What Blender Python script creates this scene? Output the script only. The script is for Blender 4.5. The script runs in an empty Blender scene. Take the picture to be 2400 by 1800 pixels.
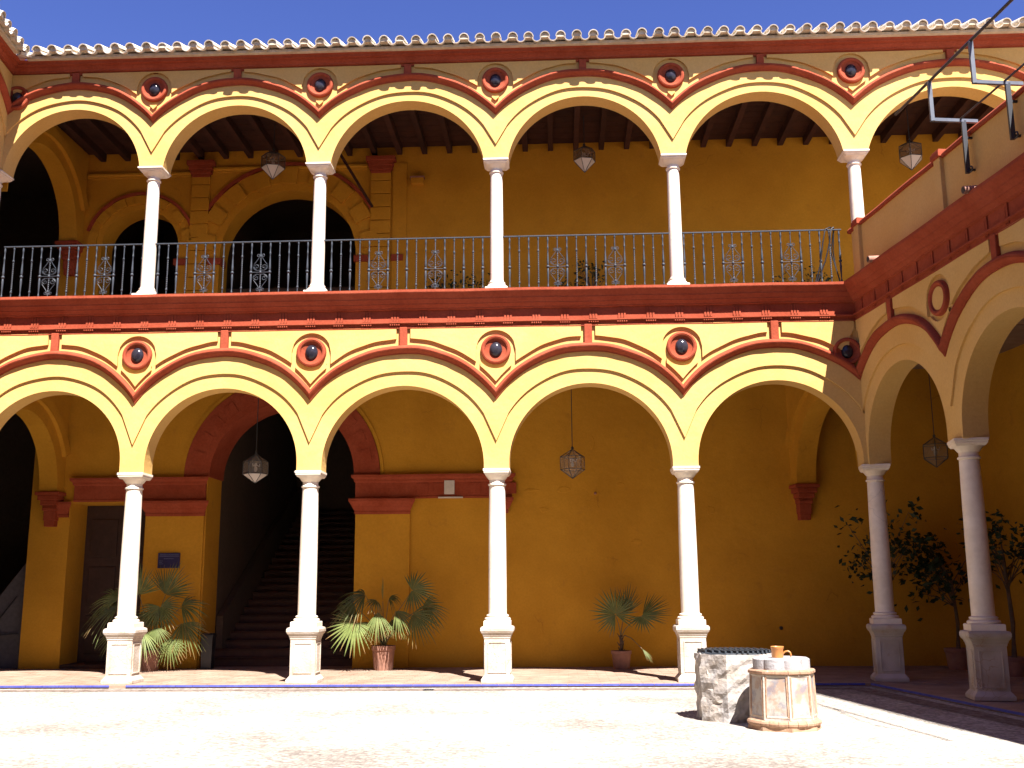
import bpy, math, random
from mathutils import Vector, Matrix
random.seed(7)
R = math.radians
scene = bpy.context.scene
COL = scene.collection

# ------------------------------------------------------------------ camera
CAM = Vector((10.6342, -18.133, 1.3351))
YAW, PITCH, ROLL = -0.0428, 0.1937, -0.0068
fwd = Vector((math.sin(YAW)*math.cos(PITCH), math.cos(YAW)*math.cos(PITCH), math.sin(PITCH)))
rgt = Vector((math.cos(YAW), -math.sin(YAW), 0)); upv = rgt.cross(fwd)
rr = math.cos(ROLL)*rgt + math.sin(ROLL)*upv
uu = -math.sin(ROLL)*rgt + math.cos(ROLL)*upv
cd = bpy.data.cameras.new('camera'); cam = bpy.data.objects.new('camera', cd); COL.objects.link(cam)
cd.sensor_fit = 'HORIZONTAL'; cd.sensor_width = 36.0; cd.lens = 36.0*2474.3/2400.0
cd.clip_start = 0.05; cd.clip_end = 2000
cam.matrix_world = Matrix(((rr.x, uu.x, -fwd.x, CAM.x), (rr.y, uu.y, -fwd.y, CAM.y), (rr.z, uu.z, -fwd.z, CAM.z), (0, 0, 0, 1)))
scene.camera = cam

# ------------------------------------------------------------------ light
SUN = Vector((0.28, -0.62, 1.0)).normalized()          # towards the sun
w = bpy.data.worlds.new('World'); scene.world = w; w.use_nodes = True
nt = w.node_tree; nt.nodes.clear()
sky = nt.nodes.new('ShaderNodeTexSky'); sky.sky_type = 'NISHITA'; sky.sun_disc = False
sky.sun_elevation = math.asin(SUN.z); sky.sun_rotation = math.atan2(SUN.x, SUN.y)
sky.air_density = 1.0; sky.dust_density = 0.2; sky.ozone_density = 5.0; sky.altitude = 0
bg = nt.nodes.new('ShaderNodeBackground'); bg.inputs['Strength'].default_value = 0.05
wo = nt.nodes.new('ShaderNodeOutputWorld')
hs = nt.nodes.new('ShaderNodeHueSaturation'); hs.inputs['Hue'].default_value = 0.527; hs.inputs['Saturation'].default_value = 1.15
nt.links.new(sky.outputs[0], hs.inputs['Color']); nt.links.new(hs.outputs[0], bg.inputs[0]); nt.links.new(bg.outputs[0], wo.inputs[0])
sl = bpy.data.lights.new('sun', 'SUN'); sl.energy = 5.0; sl.angle = R(0.5); sl.color = (1.0, 0.955, 0.93)
so = bpy.data.objects.new('sun', sl); COL.objects.link(so)
so.rotation_euler = SUN.to_track_quat('Z', 'Y').to_euler(); so.location = (10, -10, 30)
vs = scene.view_settings
vs.view_transform = 'Standard'; vs.look = 'None'; vs.exposure = 1.92; vs.gamma = 1.0; vs.use_curve_mapping = False
scene.render.engine = 'CYCLES'
scene.cycles.use_denoising = True
scene.cycles.max_bounces = 8; scene.cycles.diffuse_bounces = 6; scene.cycles.transparent_max_bounces = 12
scene.cycles.sample_clamp_indirect = 6.0

# ------------------------------------------------------------------ materials
MATS = {}
def mat(name, c1, c2=None, scale=1.0, detail=6, rough=0.8, bump=0.0, bscale=20, bdist=0.01, spec=0.3, metal=0.0,
        fine=0.12, fscale=14, stain=None, rnd=0.0, lo=0.35, hi=0.65):
    m = bpy.data.materials.new(name); m.use_nodes = True; t = m.node_tree; N = t.nodes; L = t.links
    b = N['Principled BSDF']; b.inputs['Roughness'].default_value = rough; b.inputs['Metallic'].default_value = metal
    b.inputs['Specular IOR Level'].default_value = spec
    g = N.new('ShaderNodeNewGeometry'); pos = g.outputs['Position']
    c2 = c2 or tuple(x*0.85 for x in c1)
    n1 = N.new('ShaderNodeTexNoise'); n1.inputs['Scale'].default_value = scale; n1.inputs['Detail'].default_value = detail
    n1.inputs['Roughness'].default_value = 0.6
    L.new(pos, n1.inputs['Vector'])
    mr = N.new('ShaderNodeMapRange'); mr.inputs[1].default_value = lo; mr.inputs[2].default_value = hi
    L.new(n1.outputs['Fac'], mr.inputs[0])
    mx = N.new('ShaderNodeMix'); mx.data_type = 'RGBA'; mx.inputs[6].default_value = (*c1, 1); mx.inputs[7].default_value = (*c2, 1)
    L.new(mr.outputs[0], mx.inputs[0]); out = mx.outputs[2]
    if stain:
        sc_, ss, th, amt = stain
        n3 = N.new('ShaderNodeTexNoise'); n3.inputs['Scale'].default_value = ss; n3.inputs['Detail'].default_value = 8
        n3.inputs['Roughness'].default_value = 0.7
        L.new(pos, n3.inputs['Vector'])
        m3 = N.new('ShaderNodeMapRange'); m3.inputs[1].default_value = th; m3.inputs[2].default_value = th+0.12; m3.inputs[4].default_value = amt
        L.new(n3.outputs['Fac'], m3.inputs[0])
        x3 = N.new('ShaderNodeMix'); x3.data_type = 'RGBA'; x3.inputs[7].default_value = (*sc_, 1)
        L.new(m3.outputs[0], x3.inputs[0]); L.new(out, x3.inputs[6]); out = x3.outputs[2]
    n2 = N.new('ShaderNodeTexNoise'); n2.inputs['Scale'].default_value = fscale; n2.inputs['Detail'].default_value = 4
    L.new(pos, n2.inputs['Vector'])
    hv = N.new('ShaderNodeHueSaturation')
    mp = N.new('ShaderNodeMapRange'); mp.inputs[1].default_value = 0.3; mp.inputs[2].default_value = 0.7
    mp.inputs[3].default_value = 1-fine; mp.inputs[4].default_value = 1+fine
    L.new(n2.outputs['Fac'], mp.inputs[0]); val = mp.outputs[0]
    if rnd:
        oi = N.new('ShaderNodeObjectInfo'); mq = N.new('ShaderNodeMapRange'); mq.inputs[3].default_value = 1-rnd; mq.inputs[4].default_value = 1+rnd
        L.new(oi.outputs['Random'], mq.inputs[0])
        mu = N.new('ShaderNodeMath'); mu.operation = 'MULTIPLY'; L.new(val, mu.inputs[0]); L.new(mq.outputs[0], mu.inputs[1]); val = mu.outputs[0]
    L.new(val, hv.inputs['Value']); L.new(out, hv.inputs['Color']); L.new(hv.outputs[0], b.inputs['Base Color'])
    if bump:
        n4 = N.new('ShaderNodeTexNoise'); n4.inputs['Scale'].default_value = bscale; n4.inputs['Detail'].default_value = 6
        L.new(pos, n4.inputs['Vector'])
        bp = N.new('ShaderNodeBump'); bp.inputs['Strength'].default_value = bump; bp.inputs['Distance'].default_value = bdist
        L.new(n4.outputs['Fac'], bp.inputs['Height']); L.new(bp.outputs[0], b.inputs['Normal'])
    MATS[name] = m
    return m
Y = mat('yellow_plaster', (0.58, 0.375, 0.132), (0.55, 0.335, 0.100), scale=0.8, rough=0.9, bump=0.35, bscale=9, bdist=0.02, spec=0.12, fine=0.05, fscale=30,
        stain=((0.46, 0.29, 0.085), 2.3, 0.60, 0.3))
YI = mat('ochre_gallery_plaster', (0.53, 0.270, 0.026), (0.45, 0.222, 0.020), scale=0.9, rough=0.9, bump=0.4, bscale=7, bdist=0.025, spec=0.12, fine=0.06, fscale=25,
         stain=((0.37, 0.175, 0.025), 3.1, 0.58, 0.5))
RED = mat('red_ochre_paint', (0.305, 0.066, 0.031), (0.25, 0.047, 0.020), scale=2.2, rough=0.85, bump=0.35, bscale=30, bdist=0.012, spec=0.15, fine=0.10, fscale=22,
          stain=((0.36, 0.105, 0.055), 6.0, 0.62, 0.35))
MARB = mat('white_marble', (0.74, 0.655, 0.54), (0.66, 0.565, 0.44), scale=2.5, rough=0.55, bump=0.15, bscale=40, bdist=0.004, fine=0.05,
           stain=((0.42, 0.34, 0.25), 3.5, 0.62, 0.4))
PED = mat('weathered_limestone', (0.50, 0.445, 0.375), (0.38, 0.31, 0.23), scale=3.5, rough=0.8, bump=0.6, bscale=28, bdist=0.012, fine=0.10,
          stain=((0.36, 0.24, 0.14), 5.0, 0.58, 0.5))
IRON = mat('dark_iron', (0.036, 0.043, 0.052), (0.028, 0.034, 0.043), scale=8, rough=0.55, spec=0.35, fine=0.1)
BLACK = mat('black_metal', (0.02, 0.021, 0.024), scale=5, rough=0.4, spec=0.5)
GREYM = mat('grey_painted_steel', (0.10, 0.11, 0.13), scale=5, rough=0.4, spec=0.5)
WOOD = mat('dark_wood', (0.055, 0.020, 0.013), (0.035, 0.013, 0.009), scale=3, rough=0.75, bump=0.3, bscale=40, bdist=0.005, rnd=0.2)
DOOR = mat('brown_door_wood', (0.05, 0.026, 0.02), (0.035, 0.019, 0.014), scale=4, rough=0.6, rnd=0.15)
TILE = mat('whitewashed_roof_tile', (0.60, 0.545, 0.45), (0.52, 0.44, 0.33), scale=4, rough=0.9, bump=0.4, bscale=40, bdist=0.006, rnd=0.12, fine=0.12,
           stain=((0.42, 0.27, 0.08), 4.0, 0.64, 0.6))
MORT = mat('cream_mortar', (0.52, 0.45, 0.33), (0.44, 0.36, 0.25), scale=5, rough=0.95, bump=0.5, bscale=30, bdist=0.01)
TERR = mat('terracotta_floor', (0.30, 0.215, 0.155), (0.23, 0.147, 0.10), scale=2.2, rough=0.75, bump=0.2, bscale=25, bdist=0.006, fine=0.14, fscale=4)
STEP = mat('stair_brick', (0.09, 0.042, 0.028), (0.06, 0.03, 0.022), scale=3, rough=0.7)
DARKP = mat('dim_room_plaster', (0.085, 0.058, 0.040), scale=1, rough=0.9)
BLUE = mat('blue_glazed_tile', (0.06, 0.07, 0.33), (0.075, 0.09, 0.36), scale=6, rough=0.5, spec=0.3, fine=0.15, fscale=20, stain=((0.6, 0.58, 0.6), 7, 0.66, 0.6))
POT = mat('terracotta_pot', (0.30, 0.15, 0.10), (0.24, 0.12, 0.085), scale=6, rough=0.8, fine=0.1)
SOIL = mat('dark_soil', (0.035, 0.025, 0.018), scale=20, rough=1)
PALM = mat('palm_leaf', (0.13, 0.155, 0.045), (0.085, 0.11, 0.03), scale=5, rough=0.42, spec=0.3, rnd=0.2, stain=((0.30, 0.26, 0.10), 6, 0.66, 0.6))
STEMM = mat('palm_stem', (0.13, 0.15, 0.06), (0.17, 0.11, 0.06), scale=9, rough=0.6)
FIC = mat('dark_shrub_leaf', (0.020, 0.036, 0.014), (0.014, 0.026, 0.010), scale=6, rough=0.6, spec=0.25)
BARK = mat('brown_bark', (0.12, 0.08, 0.05), scale=12, rough=0.9, bump=0.5, bscale=40)
SIGN = mat('blue_sign_paint', (0.018, 0.016, 0.085), scale=3, rough=0.4, spec=0.4)
WHITE = mat('off_white_paint', (0.62, 0.58, 0.52), scale=3, rough=0.7, fine=0.06)
MUGM = mat('orange_clay_glaze', (0.50, 0.21, 0.055), (0.42, 0.16, 0.04), scale=8, rough=0.35, spec=0.5)
BRICK = mat('worn_brick', (0.36, 0.225, 0.145), (0.29, 0.165, 0.10), scale=8, rough=0.9, bump=0.6, bscale=30, bdist=0.012, fine=0.15, stain=((0.46, 0.38, 0.31), 9, 0.58, 0.7))
STONE = mat('rough_rubble_render', (0.27, 0.25, 0.235), (0.36, 0.31, 0.26), scale=6, rough=0.95, bump=0.7, bscale=26, bdist=0.015, fine=0.22, fscale=14,
            stain=((0.30, 0.19, 0.115), 3.2, 0.58, 0.6))
GREYST = mat('grey_millstone', (0.34, 0.325, 0.325), (0.29, 0.265, 0.26), scale=10, rough=0.95, bump=0.7, bscale=40, bdist=0.01, fine=0.12)
CERAM = mat('glossy_dark_ceramic', (0.016, 0.014, 0.020), (0.03, 0.027, 0.034), scale=9, detail=2, rough=0.16, spec=0.35, stain=((0.16, 0.15, 0.15), 9, 0.68, 0.7))

def mat_glass(name, col, alpha):
    m = bpy.data.materials.new(name); m.use_nodes = True; N = m.node_tree.nodes; L = m.node_tree.links
    b = N['Principled BSDF']; b.inputs['Base Color'].default_value = (*col, 1); b.inputs['Roughness'].default_value = 0.08
    b.inputs['Alpha'].default_value = alpha
    return m
SMOKE = mat_glass('smoky_lantern_glass', (0.16, 0.11, 0.08), 0.55)
GLASS = mat_glass('clear_lantern_glass', (0.30, 0.28, 0.25), 0.30)
FROST = mat_glass('frosted_lantern_glass', (0.62, 0.58, 0.54), 0.75)
FROST.node_tree.nodes['Principled BSDF'].inputs['Roughness'].default_value = 0.5
def dry_tips(m):
    t = m.node_tree; b = t.nodes['Principled BSDF']; src = b.inputs['Base Color'].links[0].from_socket
    a = t.nodes.new('ShaderNodeAttribute'); a.attribute_name = 'tip'
    mr = t.nodes.new('ShaderNodeMapRange'); mr.inputs[1].default_value = 1.02; mr.inputs[2].default_value = 1.28
    t.links.new(a.outputs['Fac'], mr.inputs[0])
    x = t.nodes.new('ShaderNodeMix'); x.data_type = 'RGBA'; x.inputs[7].default_value = (0.26, 0.15, 0.06, 1)
    t.links.new(mr.outputs[0], x.inputs[0]); t.links.new(src, x.inputs[6]); t.links.new(x.outputs[2], b.inputs['Base Color'])
dry_tips(PALM)
def cracks(m, col, scale, width, cover):
    """hairline cracks and flaked edges: thin cell borders, only where a broad noise allows"""
    t = m.node_tree; N = t.nodes; L = t.links; b = N['Principled BSDF']; src = b.inputs['Base Color'].links[0].from_socket
    g = N.new('ShaderNodeNewGeometry')
    nz = N.new('ShaderNodeTexNoise'); nz.inputs['Scale'].default_value = 3.0; nz.inputs['Detail'].default_value = 5; L.new(g.outputs['Position'], nz.inputs['Vector'])
    va = N.new('ShaderNodeVectorMath'); va.operation = 'MULTIPLY_ADD'; va.inputs[1].default_value = (0.5, 0.5, 0.5); L.new(nz.outputs['Color'], va.inputs[0]); L.new(g.outputs['Position'], va.inputs[2])
    v = N.new('ShaderNodeTexVoronoi'); v.feature = 'DISTANCE_TO_EDGE'; v.inputs['Scale'].default_value = scale; L.new(va.outputs[0], v.inputs['Vector'])
    a = N.new('ShaderNodeMapRange'); a.inputs[1].default_value = 0.0; a.inputs[2].default_value = width; a.inputs[3].default_value = 1.0; a.inputs[4].default_value = 0.0; L.new(v.outputs['Distance'], a.inputs[0])
    n2 = N.new('ShaderNodeTexNoise'); n2.inputs['Scale'].default_value = 0.9; n2.inputs['Detail'].default_value = 3; L.new(g.outputs['Position'], n2.inputs['Vector'])
    c = N.new('ShaderNodeMapRange'); c.inputs[1].default_value = cover; c.inputs[2].default_value = cover+0.06; L.new(n2.outputs['Fac'], c.inputs[0])
    mu = N.new('ShaderNodeMath'); mu.operation = 'MULTIPLY'; L.new(a.outputs[0], mu.inputs[0]); L.new(c.outputs[0], mu.inputs[1])
    x = N.new('ShaderNodeMix'); x.data_type = 'RGBA'; x.inputs[7].default_value = (*col, 1)
    L.new(mu.outputs[0], x.inputs[0]); L.new(src, x.inputs[6]); L.new(x.outputs[2], b.inputs['Base Color'])
cracks(YI, (0.33, 0.155, 0.018), 0.8, 0.010, 0.60)
cracks(MARB, (0.54, 0.48, 0.41), 2.2, 0.03, 0.55)
cracks(PED, (0.32, 0.23, 0.15), 5.0, 0.03, 0.52)

def mat_pebble():
    m = bpy.data.materials.new('pebble_paving'); m.use_nodes = True; t = m.node_tree; N = t.nodes; L = t.links
    b = N['Principled BSDF']; b.inputs['Roughness'].default_value = 0.85; b.inputs['Specular IOR Level'].default_value = 0.25
    g = N.new('ShaderNodeNewGeometry')
    v = N.new('ShaderNodeTexVoronoi'); v.inputs['Scale'].default_value = 24; L.new(g.outputs['Position'], v.inputs['Vector'])
    n = N.new('ShaderNodeTexNoise'); n.inputs['Scale'].default_value = 0.45; n.inputs['Detail'].default_value = 5; L.new(g.outputs['Position'], n.inputs['Vector'])
    r = N.new('ShaderNodeValToRGB'); e = r.color_ramp.elements
    e[0].position = 0.46; e[0].color = (0.42, 0.38, 0.32, 1); e[1].position = 0.68; e[1].color = (0.27, 0.232, 0.195, 1)
    L.new(n.outputs['Fac'], r.inputs[0])
    sp = N.new('ShaderNodeSeparateColor'); L.new(v.outputs['Color'], sp.inputs[0])
    mp = N.new('ShaderNodeMapRange'); mp.inputs[3].default_value = 0.58; mp.inputs[4].default_value = 1.25; L.new(sp.outputs[0], mp.inputs[0])
    ed = N.new('ShaderNodeMapRange'); ed.inputs[1].default_value = 0.0; ed.inputs[2].default_value = 0.9; ed.inputs[3].default_value = 1.08; ed.inputs[4].default_value = 0.7
    L.new(v.outputs['Distance'], ed.inputs[0])
    mu = N.new('ShaderNodeMath'); mu.operation = 'MULTIPLY'; L.new(mp.outputs[0], mu.inputs[0]); L.new(ed.outputs[0], mu.inputs[1])
    h = N.new('ShaderNodeHueSaturation'); L.new(r.outputs[0], h.inputs['Color']); L.new(mu.outputs[0], h.inputs['Value'])
    L.new(h.outputs[0], b.inputs['Base Color'])
    bp = N.new('ShaderNodeBump'); bp.inputs['Strength'].default_value = 0.7; bp.inputs['Distance'].default_value = 0.02; bp.invert = True
    L.new(v.outputs['Distance'], bp.inputs['Height']); L.new(bp.outputs[0], b.inputs['Normal'])
    return m
PEB = mat_pebble()
def mat_azulejo():
    m = bpy.data.materials.new('faded_painted_tile'); m.use_nodes = True; t = m.node_tree; N = t.nodes; L = t.links
    b = N['Principled BSDF']; b.inputs['Roughness'].default_value = 0.45
    g = N.new('ShaderNodeNewGeometry'); out = None
    base = (0.36, 0.325, 0.28, 1)
    for col, sc, th, w4 in (((0.29, 0.16, 0.09), 7.0, 0.49, 1), ((0.13, 0.135, 0.185), 6.5, 0.51, 2), ((0.17, 0.155, 0.14), 9, 0.56, 3), ((0.42, 0.38, 0.34), 6, 0.60, 4)):
        n = N.new('ShaderNodeTexNoise'); n.noise_dimensions = '4D'; n.inputs['W'].default_value = w4*7.3; n.inputs['Scale'].default_value = sc
        n.inputs['Detail'].default_value = 5; n.inputs['Roughness'].default_value = 0.65; L.new(g.outputs['Position'], n.inputs['Vector'])
        r = N.new('ShaderNodeMapRange'); r.inputs[1].default_value = th; r.inputs[2].default_value = th+0.1; r.inputs[4].default_value = 0.62; L.new(n.outputs['Fac'], r.inputs[0])
        x = N.new('ShaderNodeMix'); x.data_type = 'RGBA'; x.inputs[7].default_value = (*col, 1)
        if out is None: x.inputs[6].default_value = base
        else: L.new(out, x.inputs[6])
        L.new(r.outputs[0], x.inputs[0]); out = x.outputs[2]
    L.new(out, b.inputs['Base Color'])
    return m
AZU = mat_azulejo()

# ------------------------------------------------------------------ mesh helpers
class Frame:
    def __init__(s, O, t, n): s.O = Vector(O); s.t = Vector(t); s.n = Vector(n)
    def P(s, u, w, z): return (s.O.x+u*s.t.x+w*s.n.x, s.O.y+u*s.t.y+w*s.n.y, z)
SK = 0.1376; S_, C_ = math.sin(SK), math.cos(SK)
C5X, C0X = 16.01, 0.25
FRONT = Frame((0, 0, 0), (1, 0, 0), (0, -1, 0))
RIGHT = Frame((C5X, 0, 0), (S_, -C_, 0), (-C_, -S_, 0))
LEFT = Frame((C0X, 0, 0), (-S_, C_, 0), (C_, S_, 0))
BACK = Frame((0, 3.4, 0), (1, 0, 0), (0, -1, 0))
SOUTH = Frame((0, -16.14, 0), (-1, 0, 0), (0, 1, 0))
WORLD = Frame((0, 0, 0), (1, 0, 0), (0, 1, 0))

class MB:
    def __init__(s, fr=None): s.v = []; s.f = []; s.fr = fr; s.tip = {}
    def p(s, u, w, z):
        s.v.append(s.fr.P(u, w, z) if s.fr else (u, w, z)); return len(s.v)-1
    def quad(s, a, b, c, d): s.f.append((s.p(*a), s.p(*b), s.p(*c), s.p(*d)))
    def tri(s, a, b, c): s.f.append((s.p(*a), s.p(*b), s.p(*c)))
    def box(s, u0, u1, w0, w1, z0, z1):
        i = [s.p(u, w_, z) for z in (z0, z1) for w_ in (w0, w1) for u in (u0, u1)]
        for q in ((0, 1, 3, 2), (4, 6, 7, 5), (0, 4, 5, 1), (2, 3, 7, 6), (0, 2, 6, 4), (1, 5, 7, 3)): s.f.append(tuple(i[k] for k in q))
    def wedge(s, pts, w0, w1):                       # polygon in (u,z) extruded in w
        n = len(pts); a = [s.p(u, w0, z) for u, z in pts]; b = [s.p(u, w1, z) for u, z in pts]
        s.f.append(tuple(a)); s.f.append(tuple(reversed(b)))
        for k in range(n): s.f.append((a[k], b[k], b[(k+1) % n], a[(k+1) % n]))
    def rings(s, rings, cap0=True, cap1=True, closed=True):   # list of rings of points (same length)
        ids = [[s.p(*q) for q in r] for r in rings]
        n = len(ids[0])
        for a, b in zip(ids, ids[1:]):
            for k in range(n if closed else n-1): s.f.append((a[k], a[(k+1) % n], b[(k+1) % n], b[k]))
        if cap0: s.f.append(tuple(reversed(ids[0])))
        if cap1: s.f.append(tuple(ids[-1]))
    def lathe(s, cx, cy, prof, seg=24, cap=True, rot=0.0, ex=1.0):
        s.rings([[(cx+r*math.cos(2*math.pi*k/seg+rot), cy+r*ex*math.sin(2*math.pi*k/seg+rot), z) for k in range(seg)] for r, z in prof], cap, cap)
    def square(s, cx, cy, prof, cap=True):
        s.rings([[(cx-h, cy-h, z), (cx+h, cy-h, z), (cx+h, cy+h, z), (cx-h, cy+h, z)] for h, z in prof], cap, cap)
    def disc(s, uc, zc, prof, seg=32, ez=1.0):        # lathe about the wall normal: prof (r, w)
        s.rings([[(uc+r*math.cos(2*math.pi*k/seg), w_, zc+ez*r*math.sin(2*math.pi*k/seg)) for k in range(seg)] for r, w_ in prof], False, True)
    def tube(s, pts, rad, seg=6, taper=None):
        pts = [Vector(q) for q in pts]; rings = []
        for i, q in enumerate(pts):
            d = (pts[min(i+1, len(pts)-1)]-pts[max(i-1, 0)]).normalized()
            a = d.cross(Vector((0, 0, 1)))
            if a.length < 1e-3: a = d.cross(Vector((0, 1, 0)))
            a.normalize(); b = d.cross(a)
            r = rad if taper is None else rad*(1+(taper-1)*i/(len(pts)-1))
            rings.append([tuple(q+r*(math.cos(2*math.pi*k/seg)*a+math.sin(2*math.pi*k/seg)*b)) for k in range(seg)])
        s.rings(rings)
    def bar(s, a, b, wx, wy):                          # rectangular bar between two points
        a, b = Vector(a), Vector(b); d = (b-a).normalized(); x = d.cross(Vector((0, 0, 1)))
        if x.length < 1e-3: x = Vector((1, 0, 0))
        x.normalize(); y = d.cross(x)
        s.rings([[tuple(q+x*i*wx/2+y*j*wy/2) for i, j in ((-1, -1), (1, -1), (1, 1), (-1, 1))] for q in (a, b)])

BASE = {}
def link(o, parent=None):
    COL.objects.link(o)
    if parent: o.parent = parent
    return o
def thing(name, label, cat, base=(0, 0, 0), group=None):
    o = bpy.data.objects.new(name, None); link(o); o.location = base; o.empty_display_size = 0.2
    o['label'] = label; o['category'] = cat; o['kind'] = 'thing'
    if group: o['group'] = group
    BASE[o.name] = Vector(base); return o
def mesh_of(name, mb, m, base=Vector((0, 0, 0)), smooth=None):
    me = bpy.data.meshes.new(name)
    me.from_pydata([(x-base[0], y-base[1], z-base[2]) for x, y, z in mb.v], [], mb.f)
    me.materials.append(m)
    if mb.tip:
        at = me.attributes.new('tip', 'FLOAT', 'POINT'); at.data.foreach_set('value', [mb.tip.get(i, 0.0) for i in range(len(mb.v))])
    if smooth is not None:
        me.polygons.foreach_set('use_smooth', [True]*len(me.polygons)); me.set_sharp_from_angle(angle=R(smooth))
    me.update(); return me
def part(name, mb, m, parent, smooth=None, kind=None, label=None, bevel=0):
    base = BASE[parent.name]
    o = bpy.data.objects.new(name, mesh_of(name, mb, m, base, smooth)); link(o, parent)
    BASE[o.name] = base
    if kind: o['kind'] = kind
    if label: o['label'] = label
    if bevel:
        md = o.modifiers.new('bevel', 'BEVEL'); md.width = bevel; md.segments = 3 if bevel > 0.025 else 2; md.limit_method = 'ANGLE'; md.angle_limit = R(40)
        md.use_clamp_overlap = True
    return o
def solo(name, mb, m, label, cat, base=(0, 0, 0), smooth=None, group=None, bevel=0):
    o = bpy.data.objects.new(name, mesh_of(name, mb, m, Vector(base), smooth)); link(o); o.location = base
    o['label'] = label; o['category'] = cat; o['kind'] = 'thing'
    if group: o['group'] = group
    if bevel:
        md = o.modifiers.new('bevel', 'BEVEL'); md.width = bevel; md.segments = 2; md.limit_method = 'ANGLE'
    BASE[o.name] = Vector(base); return o
def structure(name, mb, m, base=(0, 0, 0), smooth=None):
    o = bpy.data.objects.new(name, mesh_of(name, mb, m, Vector(base), smooth)); link(o); o.location = base; o['kind'] = 'structure'
    BASE[o.name] = Vector(base); return o
def inst(name, me, parent, loc, rot=(0, 0, 0), scale=(1, 1, 1)):
    o = bpy.data.objects.new(name, me); link(o, parent)
    b = BASE[parent.name]; o.location = (loc[0]-b.x, loc[1]-b.y, loc[2]-b.z); o.rotation_euler = rot; o.scale = scale
    return o
def copy_thing(root, loc, rotz, label, group=None):
    c = root.copy(); COL.objects.link(c); c.location = loc; c.rotation_euler = (0, 0, rotz); c['label'] = label
    if group: c['group'] = group
    BASE[c.name] = Vector(loc)
    for ch in list(root.children):
        d = ch.copy(); COL.objects.link(d); d.parent = c
        for g in list(ch.children):
            e = g.copy(); COL.objects.link(e); e.parent = d
    return c
def wob(u, k=0): return 0.006*math.sin(3.1*u+k)+0.004*math.sin(7.7*u+2*k)
def arc(crown, tip, half):
    d = crown-tip; r = (d*d+half*half)/(2*d); zc = crown-r
    return lambda du: zc+math.sqrt(max(r*r-du*du, 0.0))
INF = lambda s: (lambda w_: s)

# mitres where the wings meet
front_hi = lambda w_: C5X+(w_*(1-S_)/C_)*S_-w_*C_
right_lo = lambda w_: w_*(1-S_)/C_
left_hi = lambda w_: -w_*(1+S_)/C_
front_lo = lambda w_: C0X+w_*S_*(1+S_)/C_+w_*C_

WF, WI, WB = 0.21, 0.174, -0.21
LOWER = dict(spring=3.39, crown=4.86, groove=(5.115, 3.88), rb=(5.415, 4.60), rt=(5.575, 4.80), top=6.30, corn=5.86, pier=0.215,
             rz=5.465, rr=0.262, stilt=True)
UPPER = dict(spring=9.02, crown=10.20, groove=(10.37, 9.31), rb=(10.575, 9.866), rt=(10.715, 10.03), top=11.04, corn=10.86, pier=0.22,
             rz=10.53, rr=0.245, stilt=False)

def arch_wall(mb, cols, lv, lo, hi, N=44):
    cl = lambda u, w_: min(max(u, lo(w_)), hi(w_))
    for uL, uR in zip(cols, cols[1:]):
        uc = (uL+uR)/2; half = (uR-uL)/2; hw = half-lv['pier']
        g = arc(*lv['groove'], half)
        if lv['stilt']:
            zc = lv['crown']-hw; zi = lambda du: zc+math.sqrt(max(hw*hw-du*du, 0))
        else:
            zi = arc(lv['crown'], lv['spring'], hw)
        S = [(-half, lv['spring']), (-hw, lv['spring'])]
        for k in range(N+1):
            du = -hw*math.cos(math.pi*k/N); S.append((du, max(zi(du), lv['spring'])))
        S += [(hw, lv['spring']), (half, lv['spring'])]
        top = lv['top']
        for (d0, z0), (d1, z1) in zip(S, S[1:]):
            f = lambda d, w_: cl(uc+d, w_)
            mb.quad((f(d0, WI), WI, z0), (f(d0, WB), WB, z0), (f(d1, WB), WB, z1), (f(d1, WI), WI, z1))   # soffit / jamb / pier foot
            if abs(d1-d0) < 1e-6: continue
            u0, u1 = f(d0, WF), f(d1, WF)
            g0 = max(g(f(d0, WI)-uc), z0)+wob(u0); g1 = max(g(f(d1, WI)-uc), z1)+wob(u1)
            v0, v1 = f(d0, WI), f(d1, WI)
            mb.quad((v0, WI, z0), (v1, WI, z1), (v1, WI, g1), (v0, WI, g0))
            mb.quad((v0, WI, g0), (v1, WI, g1), (u1, WF, g1), (u0, WF, g0))
            mb.quad((u0, WF, g0), (u1, WF, g1), (u1, WF, top), (u0, WF, top))
            b0, b1 = f(d0, WB), f(d1, WB)
            mb.quad((b1, WB, z1), (b0, WB, z0), (b0, WB, top), (b1, WB, top))
def sweep(mb, prof, lo, hi, step=0.6, wb=1.0):
    n = max(2, int((hi(0.3)-lo(0.3))/step))
    for (w0, z0), (w1, z1) in zip(prof, prof[1:]):
        for k in range(n):
            q = []
            for (w_, z, t) in ((w0, z0, k), (w0, z0, k+1), (w1, z1, k+1), (w1, z1, k)):
                u = lo(w_)+(hi(w_)-lo(w_))*t/n; q.append((u, w_, z+wb*wob(u, 1.3)*0.6))
            mb.quad(*q)
    for e in (lo, hi):
        ids = [mb.p(e(w_), w_, z) for w_, z in prof]
        mb.f.append(tuple(ids))
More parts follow.
